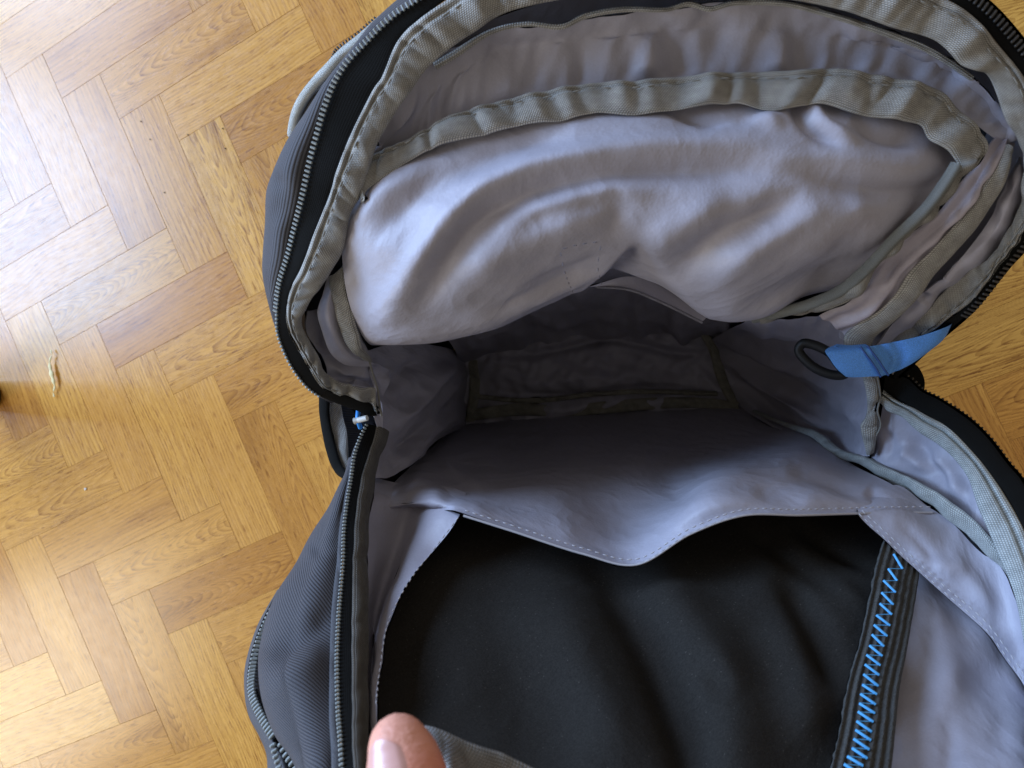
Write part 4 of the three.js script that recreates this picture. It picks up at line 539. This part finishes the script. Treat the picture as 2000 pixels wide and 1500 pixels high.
// ---------------------------------------------------------------- the hand holding the bag open
{
  const person = tag(new THREE.Group(), 'person holding the grey backpack open with a thumb over its hem', 'person'); person.name = 'person'; scene.add(person);
  const J = (l) => l.map(([x, y, d, r]) => [P([x, y, d]), r]);
  const chains = [
    J([[776, 1447, .2345, .0078], [786, 1478, .2335, .0098], [797, 1530, .231, .0112], [815, 1610, .228, .0116], [838, 1690, .226, .0112], [880, 1800, .222, .0118], [960, 1960, .217, .015], [1080, 2150, .215, .019]]),
    J([[1130, 2080, .235, .014], [1010, 1960, .27, .0112], [930, 1800, .34, .0098], [850, 1690, .375, .0085], [800, 1640, .385, .0078]]),
    J([[1200, 2060, .235, .014], [1120, 1960, .27, .0115], [1060, 1790, .35, .0102], [980, 1670, .385, .0088], [930, 1610, .395, .008]]),
    J([[1280, 2070, .235, .014], [1230, 1960, .27, .0112], [1180, 1800, .34, .0098], [1120, 1690, .375, .0085], [1080, 1630, .385, .0078]]),
    J([[1350, 2110, .235, .013], [1330, 1980, .268, .0098], [1290, 1840, .32, .0085], [1240, 1750, .35, .0075], [1210, 1700, .36, .0068]]),
    J([[1130, 2080, .235, .016], [1180, 2300, .22, .021], [1200, 2480, .21, .024], [1230, 2700, .205, .025], [1270, 3000, .2, .027]]),
    J([[1200, 2060, .235, .016], [1230, 2300, .22, .021], [1240, 2500, .21, .024]]),
    J([[1280, 2070, .235, .016], [1280, 2300, .22, .021], [1260, 2500, .21, .024]]),
    J([[1350, 2110, .235, .0145], [1320, 2320, .22, .019], [1290, 2520, .21, .023]]),
    J([[1080, 2150, .215, .019], [1150, 2350, .212, .022], [1200, 2520, .21, .024]]),
  ];
  const segs = []; for (const c of chains) for (let i = 0; i < c.length - 1; i++) segs.push([c[i][0], c[i + 1][0], c[i][1], c[i + 1][1], chains.indexOf(c)]);
  const ab = V(), ap = V();
  const sdf = (p) => {
    const per = chains.map(() => 1);
    for (const [a, b, ra, rb, k] of segs) { ab.subVectors(b, a); ap.subVectors(p, a); const t = clamp(ap.dot(ab) / ab.lengthSq()); const d = Math.hypot(ap.x - ab.x * t, ap.y - ab.y * t, ap.z - ab.z * t) - (ra + (rb - ra) * t); const h = Math.max(0.004 - Math.abs(d - per[k]), 0) / 0.004; per[k] = Math.min(d, per[k]) - h * h * 0.001; }
    let s = 1; for (const d of per) { const k = 0.006, h = Math.max(k - Math.abs(d - s), 0) / k; s = Math.min(d, s) - h * h * k / 4; }
    return s;
  };
  const skinBump = texture(256, 256, (u, v) => 0.9 * crumpleH(u, v) + 0.1 * rnd(), { size: [0.022, 0.022] });
  const skin = new THREE.MeshPhysicalMaterial({ color: new THREE.Color().setRGB(0.74, 0.29, 0.225), roughness: 0.46, specularIntensity: 0.6, vertexColors: true, bumpMap: skinBump, bumpScale: 0.00035 });
  const body = (lo, hi, n, keep) => {
    const c = lo.clone().add(hi).multiplyScalar(.5), half = Math.max(hi.x - lo.x, hi.y - lo.y, hi.z - lo.z) / 2;
    const mc = new MarchingCubes(n, skin, false, false, 400000); mc.isolation = 0; const p = V();
    for (let z = 0; z < n; z++) for (let y = 0; y < n; y++) for (let x = 0; x < n; x++) { p.set((x - n / 2) / (n / 2) * half + c.x, (y - n / 2) / (n / 2) * half + c.y, (z - n / 2) / (n / 2) * half + c.z); mc.field[x + y * n + z * n * n] = -(keep ? Math.max(sdf(p), keep(p)) : sdf(p)); }
    mc.update();
    const m = mc.count, pos = new Float32Array(m * 3), nor = new Float32Array(m * 3), uv = new Float32Array(m * 2), e = 0.0006, q = V();
    for (let i = 0; i < m; i++) {
      p.set(mc.positionArray[3 * i] * half + c.x, mc.positionArray[3 * i + 1] * half + c.y, mc.positionArray[3 * i + 2] * half + c.z); p.toArray(pos, 3 * i);
      q.set(sdf(V(p.x + e, p.y, p.z)) - sdf(V(p.x - e, p.y, p.z)), sdf(V(p.x, p.y + e, p.z)) - sdf(V(p.x, p.y - e, p.z)), sdf(V(p.x, p.y, p.z + e)) - sdf(V(p.x, p.y, p.z - e))).normalize().toArray(nor, 3 * i);
      uv[2 * i] = p.x + p.y * .3; uv[2 * i + 1] = p.z + p.y * .7;
    }
    const g = new THREE.BufferGeometry(); g.setAttribute('position', new THREE.BufferAttribute(pos, 3)); g.setAttribute('normal', new THREE.BufferAttribute(nor, 3)); g.setAttribute('uv', new THREE.BufferAttribute(uv, 2));
    const col = new Float32Array(m * 3), tp = chains[0][0][0];      // pressed fingertip paler, the rest ruddier and mottled
    for (let i = 0; i < m; i++) { p.fromArray(pos, 3 * i); const t = smooth(0.007, 0.02, p.distanceTo(tp)), b = noise(p.x * 160, p.y * 160, p.z * 160); col.set([1.05 - 0.05 * t + 0.04 * b, 1.28 - 0.36 * t + 0.10 * b, 1.2 - 0.34 * t + 0.10 * b], 3 * i); }
    g.setAttribute('color', new THREE.BufferAttribute(col, 3)); return g;
  };
  const pts = segs.flatMap((s) => [s[0], s[1]]), box = new THREE.Box3().setFromPoints(pts).expandByScalar(.034);
  const hand = mesh('hand', body(box.min, box.max, 116), skin, person);
  {
    const c = new THREE.CatmullRomCurve3([[1235, 2560, .211], [1250, 2800, .204], [1300, 3400, .19], [1420, 5200, .15]].map(P)), g = new THREE.TubeGeometry(c, 60, 1, 28, false), gp = g.attributes.position, col = new Float32Array(gp.count * 3).fill(1);
    for (let i = 0; i < gp.count; i++) { const t = Math.floor(i / 29) / 60, o = c.getPointAt(t), v = V(gp.getX(i), gp.getY(i), gp.getZ(i)).sub(o).multiplyScalar(.0255 + .014 * smooth(0, 1, t)).add(o); gp.setXYZ(i, v.x, v.y, v.z); }
    g.computeVertexNormals(); g.setAttribute('color', new THREE.BufferAttribute(col.map((_, i) => [1, .92, .86][i % 3]), 3));
    mesh('forearm', g, skin, person);
  }
  // nail: a curved plate on the side of the thumb tip that faces the window
  const th = chains[0], tip = th[0][0], ax = V().subVectors(tip, th[2][0]).normalize();
  const eye = V().subVectors(camera.position, tip); eye.addScaledVector(ax, -eye.dot(ax)).normalize(); const left = V().crossVectors(eye, ax).normalize(); if (left.dot(RIGHT) > 0) left.negate();
  const nu = 26, nv = 26, surf = (u, v) => {            // march from outside onto the skin
    const ang = (0.62 + (u - 0.5) * 1.45), back = 0.0015 + 0.0165 * v - 0.004 * (1 - v) * (1 - (2 * u - 1) ** 2);
    const o = tip.clone().addScaledVector(ax, -back), dir = eye.clone().multiplyScalar(Math.cos(ang)).addScaledVector(left, Math.sin(ang));
    const q = o.clone().addScaledVector(dir, .02); for (let i = 0; i < 30; i++) q.addScaledVector(dir, -sdf(q) * .9);
    return q.addScaledVector(dir, 0.0005 - 0.0012 * Math.max(0, Math.abs(2 * u - 1) - 0.75) * 4 * .5);
  };
  const g = new THREE.PlaneGeometry(1, 1, nu, nv), p = g.attributes.position;
  for (let j = 0; j <= nv; j++) for (let i = 0; i <= nu; i++) { const q = surf(i / nu, j / nv); p.setXYZ(j * (nu + 1) + i, q.x, q.y, q.z); }
  g.computeVertexNormals();
  mesh('thumbnail', g, new THREE.MeshPhysicalMaterial({ color: new THREE.Color().setRGB(0.68, 0.38, 0.33), roughness: 0.3, clearcoat: 0.4, clearcoatRoughness: 0.2, side: THREE.DoubleSide }), hand, 'glossy thumbnail');
}
renderer.render(scene, camera);
